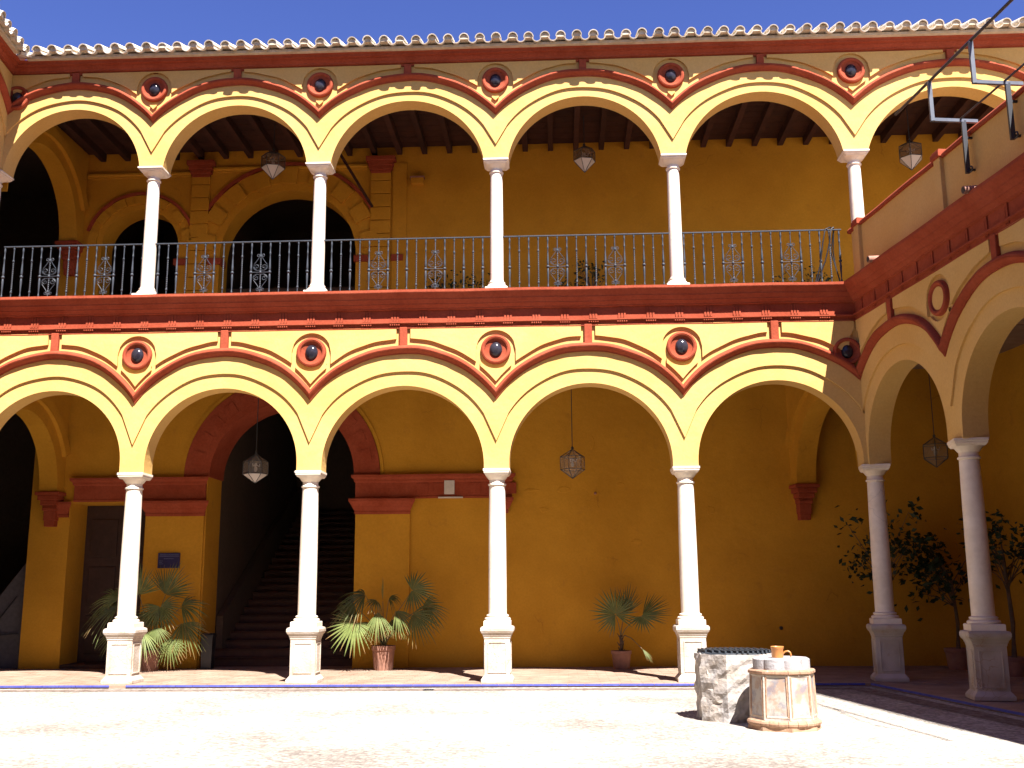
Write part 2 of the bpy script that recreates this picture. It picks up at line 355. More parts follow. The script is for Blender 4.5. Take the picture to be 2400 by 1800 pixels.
def moulding(mb, uL, uR, lv, lo, hi, N=44):
    uc = (uL+uR)/2; half = (uR-uL)/2; b = arc(*lv['rb'], half); t = arc(*lv['rt'], half)
    prof = ((0.0, WF-0.01), (0.0, 0.236), (0.11, 0.238), (0.13, 0.246), (0.30, 0.276), (0.44, 0.306), (0.50, 0.309), (0.515, 0.302), (0.535, 0.302), (0.55, 0.312), (0.66, 0.312), (0.80, 0.300), (0.92, 0.272), (1.0, 0.232), (1.0, WF-0.01))
    cl = lambda u, w_: min(max(u, lo(w_)), hi(w_))
    rings = []
    for k in range(N+1):
        d = -half+2*half*k/N
        row = []
        for f, w_ in prof:
            u = cl(uc+d, w_); dd = u-uc; row.append((u, w_+0.5*wob(u*2.3, f), b(dd)+(t(dd)-b(dd))*f+wob(u, 0.4)))
        rings.append(row)
    mb.rings(rings, False, False, closed=False)
def half_panel(mb, ucol, ukey, half, lv, lim=None):
    """raised plaster field between key post and roundel; ucol column line, ukey bay centre"""
    sg = 1 if ukey > ucol else -1; t = arc(*lv['rt'], half); rh = lv['rr']+0.085; zt = lv['corn']+0.02
    low = lambda u: t(u-ukey)+0.115+wob(u*1.7, 2)
    a = ukey-sg*0.125; L = abs(a-ucol); N = 26; S = []
    for k in range(N+1):
        d = rh+0.0+(L-rh)*k/N; S.append((ucol+sg*d, low(ucol+sg*d)))
    M = 10; C = []
    for k in range(M+1):
        d = rh*math.cos(math.pi/2*(1-k/M)) if False else rh*k/M
        C.append((ucol+sg*d, lv['rz']+math.sqrt(max(rh*rh-d*d, 0))))
    S = [q for q in C if q[1] < zt-0.005]+S
    S = [(u, min(z, zt-0.004)) for u, z in S if lim is None or (u-lim)*sg > -1e-6]
    w0, w1 = WF-0.01, WF+0.046
    for (u0, z0), (u1, z1) in zip(S, S[1:]):
        if abs(u1-u0) > 1e-6:
            mb.quad((u0, w1, z0), (u1, w1, z1), (u1, w1, zt), (u0, w1, zt))
        mb.quad((u0, w0, z0), (u1, w0, z1), (u1, w1, z1), (u0, w1, z0))
    for u, z in (S[0], S[-1]): mb.quad((u, w0, z), (u, w0, zt), (u, w1, zt), (u, w1, z))
def shield(mb, ucol, halfL, halfR, lv):
    rh = lv['rr']+0.075; N = 16; W = rh*0.80
    w0, w1 = WF-0.01, WF+0.042; S = []
    tl = arc(*lv['rt'], halfL) ; tr = arc(*lv['rt'], halfR)
    for k in range(N+1):
        d = -W+2*W*k/N; low = (tr(d-halfR) if d > 0 else tl(d+halfL))+0.10
        hi_ = lv['rz']-math.sqrt(max(rh*rh-d*d, 0))
        if hi_ > low+0.003: S.append((ucol+d, low, hi_))
    for (u0, a0, b0), (u1, a1, b1) in zip(S, S[1:]):
        mb.quad((u0, w1, a0), (u1, w1, a1), (u1, w1, b1), (u0, w1, b0))
        mb.quad((u0, w0, a0), (u1, w0, a1), (u1, w1, a1), (u0, w1, a0))
        mb.quad((u0, w0, b0), (u1, w0, b1), (u1, w1, b1), (u0, w1, b0))
    return len(S) > 1
CORN_L = [(0.16, 5.862), (0.262, 5.864), (0.262, 5.878), (0.244, 5.882), (0.244, 5.948), (0.298, 5.953), (0.298, 5.974), (0.238, 5.985), (0.238, 6.195), (0.285, 6.205), (0.288, 6.222),
          (0.335, 6.262), (0.352, 6.268), (0.356, 6.285), (0.402, 6.335), (0.412, 6.340), (0.418, 6.365), (0.452, 6.405), (0.488, 6.452), (0.492, 6.462), (0.492, 6.505), (0.10, 6.512)]
CORN_U = [(0.16, 10.86), (0.240, 10.86), (0.245, 10.902), (0.292, 10.906), (0.298, 10.932), (0.345, 10.968), (0.352, 10.990), (0.415, 10.996), (0.420, 11.035), (0.465, 11.070), (0.10, 11.08)]

tri_me = None
def triglyph_mesh(simple):
    mb = MB()
    if simple:
        mb.box(-0.014, 0.014, 0.236, 0.258, 5.992, 6.19); mb.box(-0.050, -0.042, 0.236, 0.243, 5.992, 6.16); mb.box(-0.075, -0.067, 0.236, 0.243, 5.992, 6.16)
        for k in range(3): mb.box(-0.05+k*0.03, -0.035+k*0.03, 0.25, 0.262, 5.905, 5.93)
    else:
        for k in (-1, 0, 1):
            mb.box(k*0.050-0.017, k*0.050+0.017, 0.236, 0.253, 5.988, 6.19)
            mb.box(k*0.050-0.019, k*0.050+0.019, 0.236, 0.296, 5.978, 6.012)
        for k in range(5): mb.box(-0.085+k*0.0375, -0.063+k*0.0375, 0.243, 0.288, 5.918, 5.951)
    return mb
def place_mesh(fr, u, me, name, parent):
    o = inst(name, me, parent, fr.P(u, 0, 0), (0, 0, math.atan2(fr.t.y, fr.t.x)))
    return o
def local_mesh(name, mb, m, smooth=None):      # mesh in (u,w,z) local axes: w runs to local -y
    mb.v = [(x, -y, z) for x, y, z in mb.v]; return mesh_of(name, mb, m, Vector((0, 0, 0)), smooth)
TRI = local_mesh('triglyph', triglyph_mesh(False), RED)
TRIS = local_mesh('triglyph_plain', triglyph_mesh(True), RED)

def roundel(fr, u, z, r, parent, boss=True, deep=1.0):
    mb = MB(fr); q = r/0.262
    mb.disc(u, z, [(0.262*q, WF-0.01), (0.262*q, WF+0.045), (0.250*q, WF+0.068), (0.225*q, WF+0.078), (0.198*q, WF+0.066), (0.185*q, WF+0.038),
                   (0.165*q, WF+0.030), (0.13*q, WF+0.018), (0.0001, WF+0.016)], 36)
    o = part('roundel', mb, RED, parent, smooth=40)
    if boss:
        m2 = MB(fr); m2.disc(u, z, [(0.112*q*math.cos(a), WF+0.016+0.075*math.sin(a)) for a in [R(x) for x in (0, 15, 30, 45, 60, 75, 86)]], 24, ez=1.2)
        part('boss', m2, CERAM, o, smooth=60)
    else:
        m2 = MB(fr); m2.disc(u, z, [(0.172*q, WF+0.02), (0.17*q, WF+0.044), (0.0001, WF+0.05)], 28); part('inset', m2, Y, o, smooth=40)
    return o
def arcade(name, label, fr, cols, lv, lo, hi, rcols, corn, tri=None, boss=True, kmin=-1e9, extra_roundels=()):
    c = fr.P((cols[0]+cols[-1])/2, 0, lv['spring'])
    T = thing(name, label, 'arcade', c)
    mb = MB(fr); arch_wall(mb, cols, lv, lo, hi); part('wall', mb, Y, T)
    for i, (uL, uR) in enumerate(zip(cols, cols[1:])):
        half = (uR-uL)/2; uk = (uL+uR)/2
        mb = MB(fr); moulding(mb, uL, uR, lv, lo, hi); part('arch_moulding', mb, RED, T, smooth=45)
        mb = MB(fr); mb.box(uk-0.068, uk+0.068, WF-0.01, 0.275, lv['rt'][0]-0.03, lv['corn']+0.03)
        part('keystone_post', mb, RED, T, bevel=0.012)
        for uc_, other in ((uL, None), (uR, None)):
            lim = None
            if uc_+0.02 < lo(0.24)+0.03: lim = lo(0.245)+0.0
            if uc_ > hi(0.245): lim = hi(0.245)
            mb = MB(fr); half_panel(mb, uc_, uk, half, lv, lim); part('plaster_panel', mb, Y, T, bevel=0.03)
    for j, u in enumerate(cols):
        if u in rcols:
            roundel(fr, u, lv['rz'], lv['rr'], T, boss)
            if 0 < j < len(cols)-1:
                mb = MB(fr)
                if shield(mb, u, (u-cols[j-1])/2, (cols[j+1]-u)/2, lv): part('plaster_shield', mb, Y, T, bevel=0.012)
    for (u, z, r) in extra_roundels: roundel(fr, u, z, r, T, boss)
    mb = MB(fr); sweep(mb, corn, lo, hi); co = part('cornice', mb, RED, T, smooth=20)
    if tri:
        me, sp = tri
        u = lo(0.27)+0.30
        while u < hi(0.27)-0.12:
            place_mesh(fr, u, me, 'triglyph', co); u += sp
    return T

# ================================================================== large structure
ZF, ZG = -0.14, -0.19
mb = MB(); mb.quad((-150, -150, ZG), (150, -150, ZG), (150, 150, ZG), (-150, 150, ZG)); structure('courtyard_paving', mb, PEB)
# raised arcade floors
mb = MB()
mb.box(-9, 23, -0.50, 12, ZG-0.3, ZF-0.006)
fl = structure('arcade_floor', mb, TERR)
mb = MB(RIGHT); mb.box(right_lo(0.5), 18, -3.6, 0.50, ZG-0.3, ZF-0.009); structure('arcade_floor', mb, TERR)
mb = MB(LEFT); mb.box(-18, left_hi(0.5)-0.0, -3.6, 0.50, ZG-0.3, ZF-0.011); structure('arcade_floor', mb, TERR)
# floor tiles (brick-laid terracotta), joined
mb = MB()
ty = -0.40; row = 0
while ty < 3.35:
    x = -3.0+(0.17 if row % 2 else 0)
    while x < 18.5:
        h = ZF+random.uniform(-0.0015, 0.0015)
        mb.box(x+0.004, x+0.336, ty+0.004, ty+0.161, ZF-0.012, h)
        x += 0.34
    ty += 0.165; row += 1
part('floor_tile', mb, TERR, fl, kind='stuff')
# blue glazed edging tiles
etm = MB(); etm.box(-0.135, 0.135, 0, 0.022, ZF-0.026, ZF+0.003); ET = local_mesh('edge_tile', etm, BLUE)
u = front_lo(0.5)+0.05
while u < front_hi(0.5)-0.1:
    if abs(u-3.36) > 0.12: inst('edge_tile', ET, fl, (u, -0.503, 0), (0, 0, 0))
    u += 0.278
rot = math.atan2(RIGHT.t.y, RIGHT.t.x); u = right_lo(0.5)+0.16
while u < 12:
    inst('edge_tile', ET, fl, RIGHT.P(u, 0.503, 0), (0, 0, rot)); u += 0.278
# marble slabs along the edge
mb = MB(); mb.box(front_lo(0.45)+0.05, front_hi(0.5)+0.12, -0.498, -0.405, ZF-0.02, ZF-0.001); part('edge_slab', mb, TERR, fl)

BORD = mat('brown_pebble_border', (0.12, 0.085, 0.065), (0.20, 0.16, 0.13), scale=9, detail=3, rough=0.9, bump=0.8, bscale=30, bdist=0.02, fine=0.25, fscale=28, lo=0.42, hi=0.58)
mb = MB(); mb.quad((front_lo(0.9), -1.05, ZG+0.004), (front_hi(0.9), -1.05, ZG+0.004), (front_hi(0.75), -0.70, ZG+0.004), (front_lo(0.75), -0.70, ZG+0.004)); structure('paving_border', mb, BORD)
mb = MB(RIGHT); mb.quad((right_lo(0.9), 1.05, ZG+0.005), (14, 1.05, ZG+0.005), (14, 0.70, ZG+0.005), (right_lo(0.75), 0.70, ZG+0.005)); structure('paving_border', mb, BORD)
# front lower arcade
CX = [C0X, 3.245, 6.35, 9.59, 12.81, C5X]
A1 = arcade('arcade', 'sunlit yellow ground floor arcade with red arch mouldings and red triglyph cornice', FRONT, CX, LOWER, front_lo, front_hi, CX[1:5], CORN_L, (TRI, 0.497),
            extra_roundels=((front_hi(0.21)-0.20, 5.33, 0.24),))
# front upper arcade (runs on above the terrace)
UX = [C0X, 3.255, 6.36, 9.60, 12.80, 16.04, 19.6, 23.0]
arcade('arcade', 'upper floor yellow arcade with red mouldings below the tiled eave', FRONT, UX, UPPER, front_lo, INF(23.0), UX[1:7], CORN_U,
       extra_roundels=((front_lo(0.21)+0.16, 10.43, 0.235),))
# right wing
RC = [0, 3.08, 6.2, 9.3, 12.4, 15.5]
arcade('arcade', 'shaded right wing arcade with red cornice, running towards the viewer', RIGHT, RC, LOWER, right_lo, INF(15.5), RC[1:5], CORN_L, (TRIS, 0.497), boss=False)
# left wing
LC = [-12.4, -9.3, -6.2, -3.1, 0]
arcade('arcade', 'upper floor arcade of the left wing at the picture edge', LEFT, LC, UPPER, INF(-12.4), left_hi, LC[1:4], CORN_U)
arcade('arcade', 'ground floor arcade of the left wing outside the picture edge', LEFT, LC, LOWER, INF(-12.4), left_hi, LC[1:4], CORN_L)
# wing behind the viewer
SC = [-19.3, -15.9, -12.23, -9.03, -5.8, -2.4, 0.8]
def south(name, label, lv, corn):
    T = thing(name, label, 'arcade', SOUTH.P(-9, 0, lv['spring']))
    mb = MB(SOUTH); arch_wall(mb, SC, lv, INF(SC[0]), INF(SC[-1])); part('wall', mb, Y, T)
    mb = MB(SOUTH); sweep(mb, corn, INF(SC[0]), INF(SC[-1])); part('cornice', mb, RED, T)
south('arcade', 'ground floor arcade of the wing behind the viewer', LOWER, CORN_L)
south('arcade', 'upper floor arcade of the wing behind the viewer', UPPER, CORN_U)
mb = MB(SOUTH)
mb.box(SC[0], SC[-1], -3.6, 0.10, 5.76, 6.49); mb.box(SC[0], SC[-1], -3.9, -3.4, ZG, 11.0)
mb.wedge([(SC[0], 11.08), (SC[-1], 11.08), (SC[-1], 11.15), (SC[0], 11.15)], -3.9, 0.60)
solo('wing_block', mb, YI, 'gallery floors and back wall of the wing behind the viewer', 'building', (9, -18, 0))

# gallery slab of front building, terrace of right wing, slab of left wing
mb = MB(); mb.box(-8.0, 23, -0.19, 4.0, 5.75, 6.49); structure('gallery_floor', mb, TERR)
mb = MB(RIGHT); mb.box(right_lo(0.1)+0.0, 15.5, -3.9, 0.10, 5.77, 6.475); structure('terrace_floor', mb, TERR)
mb = MB(RIGHT); mb.box(-4.2, right_lo(0.1), -7.0, -0.3, 5.78, 6.46); structure('terrace_floor', mb, TERR)
mb = MB(LEFT); mb.box(-12.4, -0.3, -3.9, 0.10, 5.77, 6.47); structure('gallery_floor', mb, TERR)

# parapet of right wing
T = thing('parapet_wall', 'yellow terrace parapet with red coping on the right wing', 'parapet', RIGHT.P(3, 0.1, 6.5))
mb = MB(RIGHT); mb.box(0.10, 15.5, -0.06, 0.15, 6.47, 7.50); part('wall', mb, Y, T)
mb = MB(RIGHT)
cp = [(-0.10, 7.50), (0.19, 7.50), (0.195, 7.545), (0.165, 7.585), (0.05, 7.61), (-0.07, 7.585), (-0.10, 7.545), (-0.10, 7.50)]
sweep(mb, cp, INF(0.02), INF(15.5), step=0.4, wb=1.5); part('coping', mb, RED, T, smooth=30)
for u in (0.42, 3.30, 6.4, 9.5, 12.6):
    mb = MB(RIGHT); mb.box(u-0.09, u+0.09, 0.12, 0.215, 6.47, 7.515); p_ = part('pier', mb, Y, T, bevel=0.008)
    mb = MB(RIGHT); mb.box(u-0.125, u+0.125, -0.11, 0.245, 7.515, 7.60); mb.box(u-0.105, u+0.105, -0.09, 0.225, 7.60, 7.635); part('cap', mb, RED, p_, bevel=0.008)

# ------------------------------------------------------------------ walls with openings
def open_wall(mb, u0, u1, z0, z1, wf, wb_, ops, N=32):
    cur = u0
    def full(a, b, za, zb):
        if b-a < 1e-4: return
        mb.quad((a, wf, za), (b, wf, za), (b, wf, zb), (a, wf, zb)); mb.quad((b, wb_, za), (a, wb_, za), (a, wb_, zb), (b, wb_, zb))
    for (a, b, zs, rise) in ops:
        full(cur, a, z0, z1); cur = b
        c = (a+b)/2; h = (b-a)/2; S = [(a, z0), (a, zs)]
        if rise > 0:
            for k in range(1, N): S.append((c-h*math.cos(math.pi*k/N), zs+rise*math.sin(math.pi*k/N)))
        S += [(b, zs), (b, z0)]
        for (ua, za), (ub, zb) in zip(S, S[1:]):
            mb.quad((ua, wf, za), (ua, wb_, za), (ub, wb_, zb), (ub, wf, zb))
            if abs(ub-ua) > 1e-6:
                mb.quad((ua, wf, za), (ub, wf, zb), (ub, wf, z1), (ua, wf, z1)); mb.quad((ub, wb_, zb), (ua, wb_, za), (ua, wb_, z1), (ub, wb_, z1))
    full(cur, u1, z0, z1)
def ring_seg(mb, uc, zc, r0, r1, a0, a1, w0, w1, N=8):
    for k in range(N):
        A, B = a0+(a1-a0)*k/N, a0+(a1-a0)*(k+1)/N
        P = lambda r, a, w_: (uc+r*math.cos(a), w_, zc+r*math.sin(a))
        mb.quad(P(r0, A, w1), P(r0, B, w1), P(r1, B, w1), P(r1, A, w1))
        mb.quad(P(r0, A, w0), P(r0, B, w0), P(r0, B, w1), P(r0, A, w1)); mb.quad(P(r1, A, w0), P(r1, B, w0), P(r1, B, w1), P(r1, A, w1))
    for a in (a0, a1): mb.quad((uc+r0*math.cos(a), w0, zc+r0*math.sin(a)), (uc+r1*math.cos(a), w0, zc+r1*math.sin(a)), (uc+r1*math.cos(a), w1, zc+r1*math.sin(a)), (uc+r0*math.cos(a), w1, zc+r0*math.sin(a)))

# lower gallery back wall
T = thing('gallery_wall', 'ochre back wall of the ground floor gallery with the staircase arch', 'wall', (8, 3.4, ZF))
SX0, SX1, SZ = 3.40, 6.49, 3.70
mb = MB(BACK); open_wall(mb, -0.30, 23, ZF-0.05, 5.75, 0, -0.9, [(0.54, 2.13, 3.19, 0), (SX0, SX1, SZ, 1.53)]); part('wall', mb, YI, T)
scx = (SX0+SX1)/2
mb = MB(BACK); ring_seg(mb, scx, SZ, 1.545, 2.04, 0.0, math.pi, -0.02, 0.05, 40); ra = part('arch_ring', mb, RED, T)
for k in range(13):
    a = R(13.2+12.8*k)-R(3.6); mb = MB(BACK); ring_seg(mb, scx, SZ, 1.65, 1.90, a, a+R(7.2), 0.04, 0.066, 3); part('coffer', mb, RED, ra, bevel=0.01)
mb = MB(BACK); ring_seg(mb, scx, SZ, 2.05, 2.12, R(0), R(180), -0.02, 0.028, 40); part('arch_edge', mb, YI, T)
BAND = [(-0.05, 3.205), (0.07, 3.205), (0.075, 3.24), (0.065, 3.26), (0.065, 3.53), (0.095, 3.56), (0.10, 3.60), (0.145, 3.64), (0.15, 3.69), (-0.05, 3.70)]
CAPP = [(-0.05, 2.89), (0.07, 2.89), (0.08, 2.93), (0.075, 2.96), (0.12, 3.03), (0.13, 3.06), (0.17, 3.13), (0.185, 3.15), (0.185, 3.20), (-0.05, 3.203)]
def band(a, b, prof, name='impost_band', grow=True):
    mb = MB(BACK); lo = lambda w_: a-(max(w_-0.07, 0) if grow else 0); hi = lambda w_: b+(max(w_-0.07, 0) if grow else 0)
    sweep(mb, prof, lo, hi, wb=0.5); return part(name, mb, RED, T, smooth=20)
band(0.62, SX0-0.02, BAND); band(SX1+0.0, 9.70, BAND)
band(2.16, SX0-0.02, CAPP, 'pier_capital'); band(SX1+0.0, 7.62, CAPP, 'pier_capital'); band(0.2, 0.52, CAPP, 'pier_capital')
band(9.45, 9.62, CAPP, 'band_bracket')
for (a, b) in ((2.16, SX0-0.03), (SX1+0.01, 7.62)):
    mb = MB(BACK); mb.box(a, b, -0.05, 0.06, ZF-0.02, 2.90); part('pier', mb, YI, T, bevel=0.006)
for k in range(6):
    u = 7.75+k*0.36
    if abs(u-8.42) > 0.2:
        mb = MB(BACK); mb.box(u, u+0.24, 0.06, 0.078, 3.28, 3.51); part('band_panel', mb, RED, T, bevel=0.006)
for (u, z, r) in ((11.39, 3.275, 0.03), (14.98, 0.586, 0.035)):
    mb = MB(BACK); mb.disc(u, z, [(r, -0.01), (r, 0.02), (r*0.6, 0.045), (0.001, 0.05)], 10); part('wall_knob', mb, POT if z > 2 else BLACK, T)
# loose plaster patches
for (u, z, a, b) in ((10.35, 2.95, .10, .05), (10.75, 3.35, .14, .06), (11.9, 3.45, .08, .05), (12.2, 2.3, .12, .04), (10.1, 3.35, .16, .03), (13.7, 2.9, .08, .09), (11.35, 4.3, .05, .14), (13.3, 3.3, .1, .06)):
    mb = MB(BACK); pts = []
    for k in range(9):
        an = 2*math.pi*k/9; f = random.uniform(0.7, 1.15); pts.append((u+a*f*math.cos(an), z+b*f*math.sin(an)))
    mb.wedge(pts, -0.01, 0.012); part('plaster_patch', mb, YI, T, bevel=0.006)
# door in the left opening
D = thing('door', 'dark brown panelled door recessed left of the staircase', 'door', (1.33, 4.2, ZF))
mb = MB(); mb.box(0.50, 2.17, 4.20, 4.26, ZF, 3.2); part('leaf', mb, DOOR, D)
for i in range(2):
    for j in range(3):
        mb = MB(); mb.box(0.66+i*0.74, 1.24+i*0.74, 4.175, 4.20, 0.1+j*1.0, 0.9+j*1.0); part('door_panel', mb, DOOR, D, bevel=0.015)
mb = MB(); mb.box(0.545, 2.125, 3.42, 4.19, ZF-0.02, ZF+0.075); part('threshold', mb, STEP, D)
# staircase
mb = MB(BACK); ring_seg(mb, scx, SZ, 1.505, 1.548, 0.0, math.pi, -0.88, 0.052, 40); part('arch_lining', mb, RED, T)
T = thing('staircase', 'dim brick staircase rising behind the red arch', 'staircase', (scx, 4.2, ZF))
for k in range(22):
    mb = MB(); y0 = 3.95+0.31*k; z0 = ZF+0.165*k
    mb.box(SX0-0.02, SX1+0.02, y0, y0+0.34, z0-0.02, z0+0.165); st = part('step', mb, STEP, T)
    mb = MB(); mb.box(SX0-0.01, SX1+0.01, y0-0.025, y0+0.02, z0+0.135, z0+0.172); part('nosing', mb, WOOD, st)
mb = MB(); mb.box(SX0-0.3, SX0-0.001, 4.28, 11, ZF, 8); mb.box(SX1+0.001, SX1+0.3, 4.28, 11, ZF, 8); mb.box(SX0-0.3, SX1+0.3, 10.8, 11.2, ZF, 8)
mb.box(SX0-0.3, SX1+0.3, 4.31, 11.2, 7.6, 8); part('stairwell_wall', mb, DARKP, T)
mb = MB(); mb.wedge([(0, 0)]*3, 0, 0) if False else None
# left sloping stair parapet catching a little light
yz = [(4.3, ZF), (10.5, ZF+3.3), (10.5, ZF+4.3), (4.3, ZF+1.0)]
ids = [mb.p(SX0+0.02, y, z) for y, z in yz]; idr = [mb.p(SX0+0.16, y, z) for y, z in yz]
mb.f.append(tuple(ids)); mb.f.append(tuple(reversed(idr)))
for k in range(4): mb.f.append((ids[k], idr[k], idr[(k+1) % 4], ids[(k+1) % 4]))
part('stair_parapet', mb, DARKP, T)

# transverse arches at both ends
def transverse(fr, u0, u1, lv, label, wlo, whi, side, hidden=False):
    """wall across the gallery in frame fr from u0 (back wall) to u1 (front pier)"""
    T = thing('cross_arch', label, 'arch', fr.P((u0+u1)/2, 0, lv['z0']))
    a, b = u0+0.30, u1-0.02
    mb = MB(fr)
    open_wall(mb, u0-0.05, u1, lv['zs'], lv['z1'], whi, wlo, [(a, b, lv['zs']+0.02, (b-a)/2*lv.get('k', 1.0))]); part('wall', mb, YI, T)
    c = (a+b)/2; h = (b-a)/2
    mb = MB(fr); ring_seg(mb, c, lv['zs'], h*1.0+0.30, h+0.50, R(25), R(155), (whi if side > 0 else wlo)-0.02*side, (whi if side > 0 else wlo)+0.09*side, 36); part('arch_rib', mb, YI, T)
    # corbel
    zt = lv['zs']; mb = MB(fr); m = (wlo+whi)/2
    for hw_, d0, z_a, z_b in ((0.25, 0.36, zt-0.07, zt), (0.21, 0.31, zt-0.17, zt-0.07), (0.17, 0.26, zt-0.27, zt-0.17), (0.15, 0.20, zt-0.31, zt-0.27), (0.14, 0.22, zt-0.38, zt-0.31), (0.125, 0.17, zt-0.58, zt-0.38), (0.11, 0.15, zt-0.70, zt-0.58)):
        mb.box(u0-0.06, u0+d0, m-hw_, m+hw_, z_a, z_b)
    part('corbel', mb, RED, T, bevel=0.012)
    return T
transverse(RIGHT, -3.43, -0.205, dict(zs=3.39, z0=3.0, z1=5.74), 'ochre arch on a red corbel across the right end of the gallery', -0.20, 0.20, 1)
LT = Frame((0.28, 0, 0), (0, 1, 0), (1, 0, 0))     # mirrored helper running back from the left corner
def transverse_left(zs, z1, k, label):
    T = thing('cross_arch', label, 'arch', (0.28, 1.7, zs))
    fr = Frame((0.18, 3.4, 0), (0, -1, 0), (1, 0, 0)); a, b = 0.30, 3.17; mb = MB(fr)
    open_wall(mb, -0.05, 3.2, zs, z1, 0.19, -0.19, [(a, b, zs+0.02, (b-a)/2*k)]); part('wall', mb, YI, T)
    c = (a+b)/2; h = (b-a)/2
    mb = MB(fr); ring_seg(mb, c, zs, h+0.28, h+0.50, R(25), R(155), 0.17, 0.275, 36); part('arch_rib', mb, YI, T)
    mb = MB(fr); zt = zs
    for hw_, d0, z_a, z_b in ((0.25, 0.36, zt-0.07, zt), (0.21, 0.31, zt-0.17, zt-0.07), (0.17, 0.26, zt-0.27, zt-0.17), (0.15, 0.20, zt-0.31, zt-0.27), (0.14, 0.22, zt-0.38, zt-0.31), (0.125, 0.17, zt-0.58, zt-0.38), (0.11, 0.15, zt-0.70, zt-0.58)):
        mb.box(-0.06, d0, -hw_, hw_, z_a, z_b)
    part('corbel', mb, RED, T, bevel=0.012)
transverse_left(3.40, 5.74, 1.0, 'ochre arch on a red corbel across the left end of the ground floor gallery')
transverse_left(8.78, 11.0, 1.02, 'ochre arch on a red corbel across the left end of the upper gallery')

# added passages beyond the left end, closed off to keep them dark
mb = MB()
for z0, z1 in ((ZF, 5.75), (6.49, 11.0)):
    mb.box(-8.3, -8.0, -0.3, 8, z0, z1); mb.box(-8, -0.31, 6.2, 6.5, z0, z1); mb.box(-8, 0.06, -0.35, -0.22, z0, z1)
mb.box(-8, 0.5, -0.2, 6.5, 10.98, 11.05); mb.box(-8, 0.2, 4.0, 6.5, 5.76, 6.44)
solo('added_passage_wall', mb, DARKP, 'added passage walls that keep the space beyond the left cross arches dark', 'wall', (-6, 3, 0))
# right wing back wall + rear of right gallery
mb = MB(RIGHT); mb.box(-8.5, 15.5, -3.9, -3.4, ZF-0.05, 5.76)
solo('gallery_wall', mb, YI, 'dark ochre back wall of the right wing gallery behind the shrubs', 'wall', RIGHT.P(2, -3.4, 0))
mb = MB(LEFT); mb.box(-12.4, -0.6, -3.9, -3.4, ZF-0.05, 11.0)
solo('gallery_wall', mb, YI, 'back wall of the left wing galleries outside the picture', 'wall', LEFT.P(-6, -3.4, 0))
# arched rib in the right gallery, seen at the picture edge
RB = Frame(RIGHT.P(6.2, 0, 0)[:3], RIGHT.n, RIGHT.t)
mb = MB(RB); open_wall(mb, -3.42, -0.2, 3.39, 5.75, 0.2, -0.2, [(-3.1, -0.22, 3.4, 1.40)])
mb.box(-3.42, 0.1, 0.5, 0.7, ZF, 5.75)  # added unseen wall, closes the gallery behind the arch to cut its light
solo('cross_arch', mb, YI, 'ochre cross arch inside the right wing gallery at the right picture edge, with an added wall behind that darkens the gallery', 'arch', RIGHT.P(6.2, -1.7, 3.4))

# ------------------------------------------------------------------ upper gallery back wall
T = thing('gallery_wall', 'ochre upper gallery wall with two dark arched openings and red hoods', 'wall', (8, 3.4, 6.5))
mb = MB(BACK); open_wall(mb, -0.1, 23, 6.47, 11.0, 0, -0.55, [(0.80, 2.49, 8.72, 0.845), (3.41, 6.375, 8.46, 1.48)]); part('wall', mb, YI, T)
BA = (4.893, 8.46); SA = (1.645, 8.72)
mb = MB(BACK); ring_seg(mb, *BA, 2.03, 2.11, R(24), R(156), -0.02, 0.06, 40); part('hood_moulding', mb, RED, T)
mb = MB(BACK); ring_seg(mb, *SA, 1.17, 1.24, R(18), R(162), -0.02, 0.06, 30); part('hood_moulding', mb, RED, T)
mb = MB(BACK); ring_seg(mb, *BA, 1.66, 2.03, R(2), R(178), -0.02, 0.022, 40); part('archivolt', mb, YI, T)
mb = MB(BACK); ring_seg(mb, *SA, 0.98, 1.17, R(2), R(178), -0.02, 0.022, 30); part('archivolt', mb, YI, T)
for k in range(9):
    a = R(10+20*k-5.5); mb = MB(BACK); ring_seg(mb, *BA, 1.62, 1.99, a, a+R(11), 0.015, 0.078, 4); part('voussoir', mb, YI, T, bevel=0.008)
for k in range(7):
    a = R(12+26*k-7); mb = MB(BACK); ring_seg(mb, *SA, 0.96, 1.15, a, a+R(14), 0.015, 0.07, 4); part('voussoir', mb, YI, T, bevel=0.008)
for u0, u1 in ((2.74, 3.14), (6.68, 7.12)):
    z = 6.5
    while z < 10.2:
        mb = MB(BACK); mb.box(u0, u1, -0.01, 0.07, z, z+0.285); part('pilaster_block', mb, YI, T, bevel=0.01)
        z += 0.30
    mb = MB(BACK)
    for e, z_a, z_b in ((0.0, 10.26, 10.33), (0.03, 10.33, 10.42), (0.06, 10.42, 10.52), (0.10, 10.52, 10.62)): mb.box(u0-e, u1+e, -0.01, 0.085+e, z_a, z_b)
    part('pilaster_capital', mb, RED, T, bevel=0.008)
mb = MB(BACK); sweep(mb, [(-0.01, 10.30), (0.03, 10.30), (0.035, 10.34), (0.06, 10.36), (0.06, 10.40), (-0.01, 10.41)], INF(0.4), INF(2.70)); part('string_course', mb, YI, T)
mb = MB(BACK); sweep(mb, [(-0.01, 10.38), (0.03, 10.38), (0.035, 10.42), (0.06, 10.44), (0.06, 10.48), (-0.01, 10.49)], INF(3.2), INF(6.60)); part('string_course', mb, YI, T)
mb = MB(BACK); mb.box(7.16, 7.46, -0.01, 0.025, 6.5, 10.5); part('pilaster_strip', mb, YI, T)
for a, b in ((2.42, 2.72), (3.16, 3.46), (6.34, 6.66), (7.14, 7.40)):
    mb = MB(BACK); mb.box(a, b, -0.3 if a < 7 else -0.01, 0.06, 8.28, 8.42); part('impost', mb, RED, T, bevel=0.008)
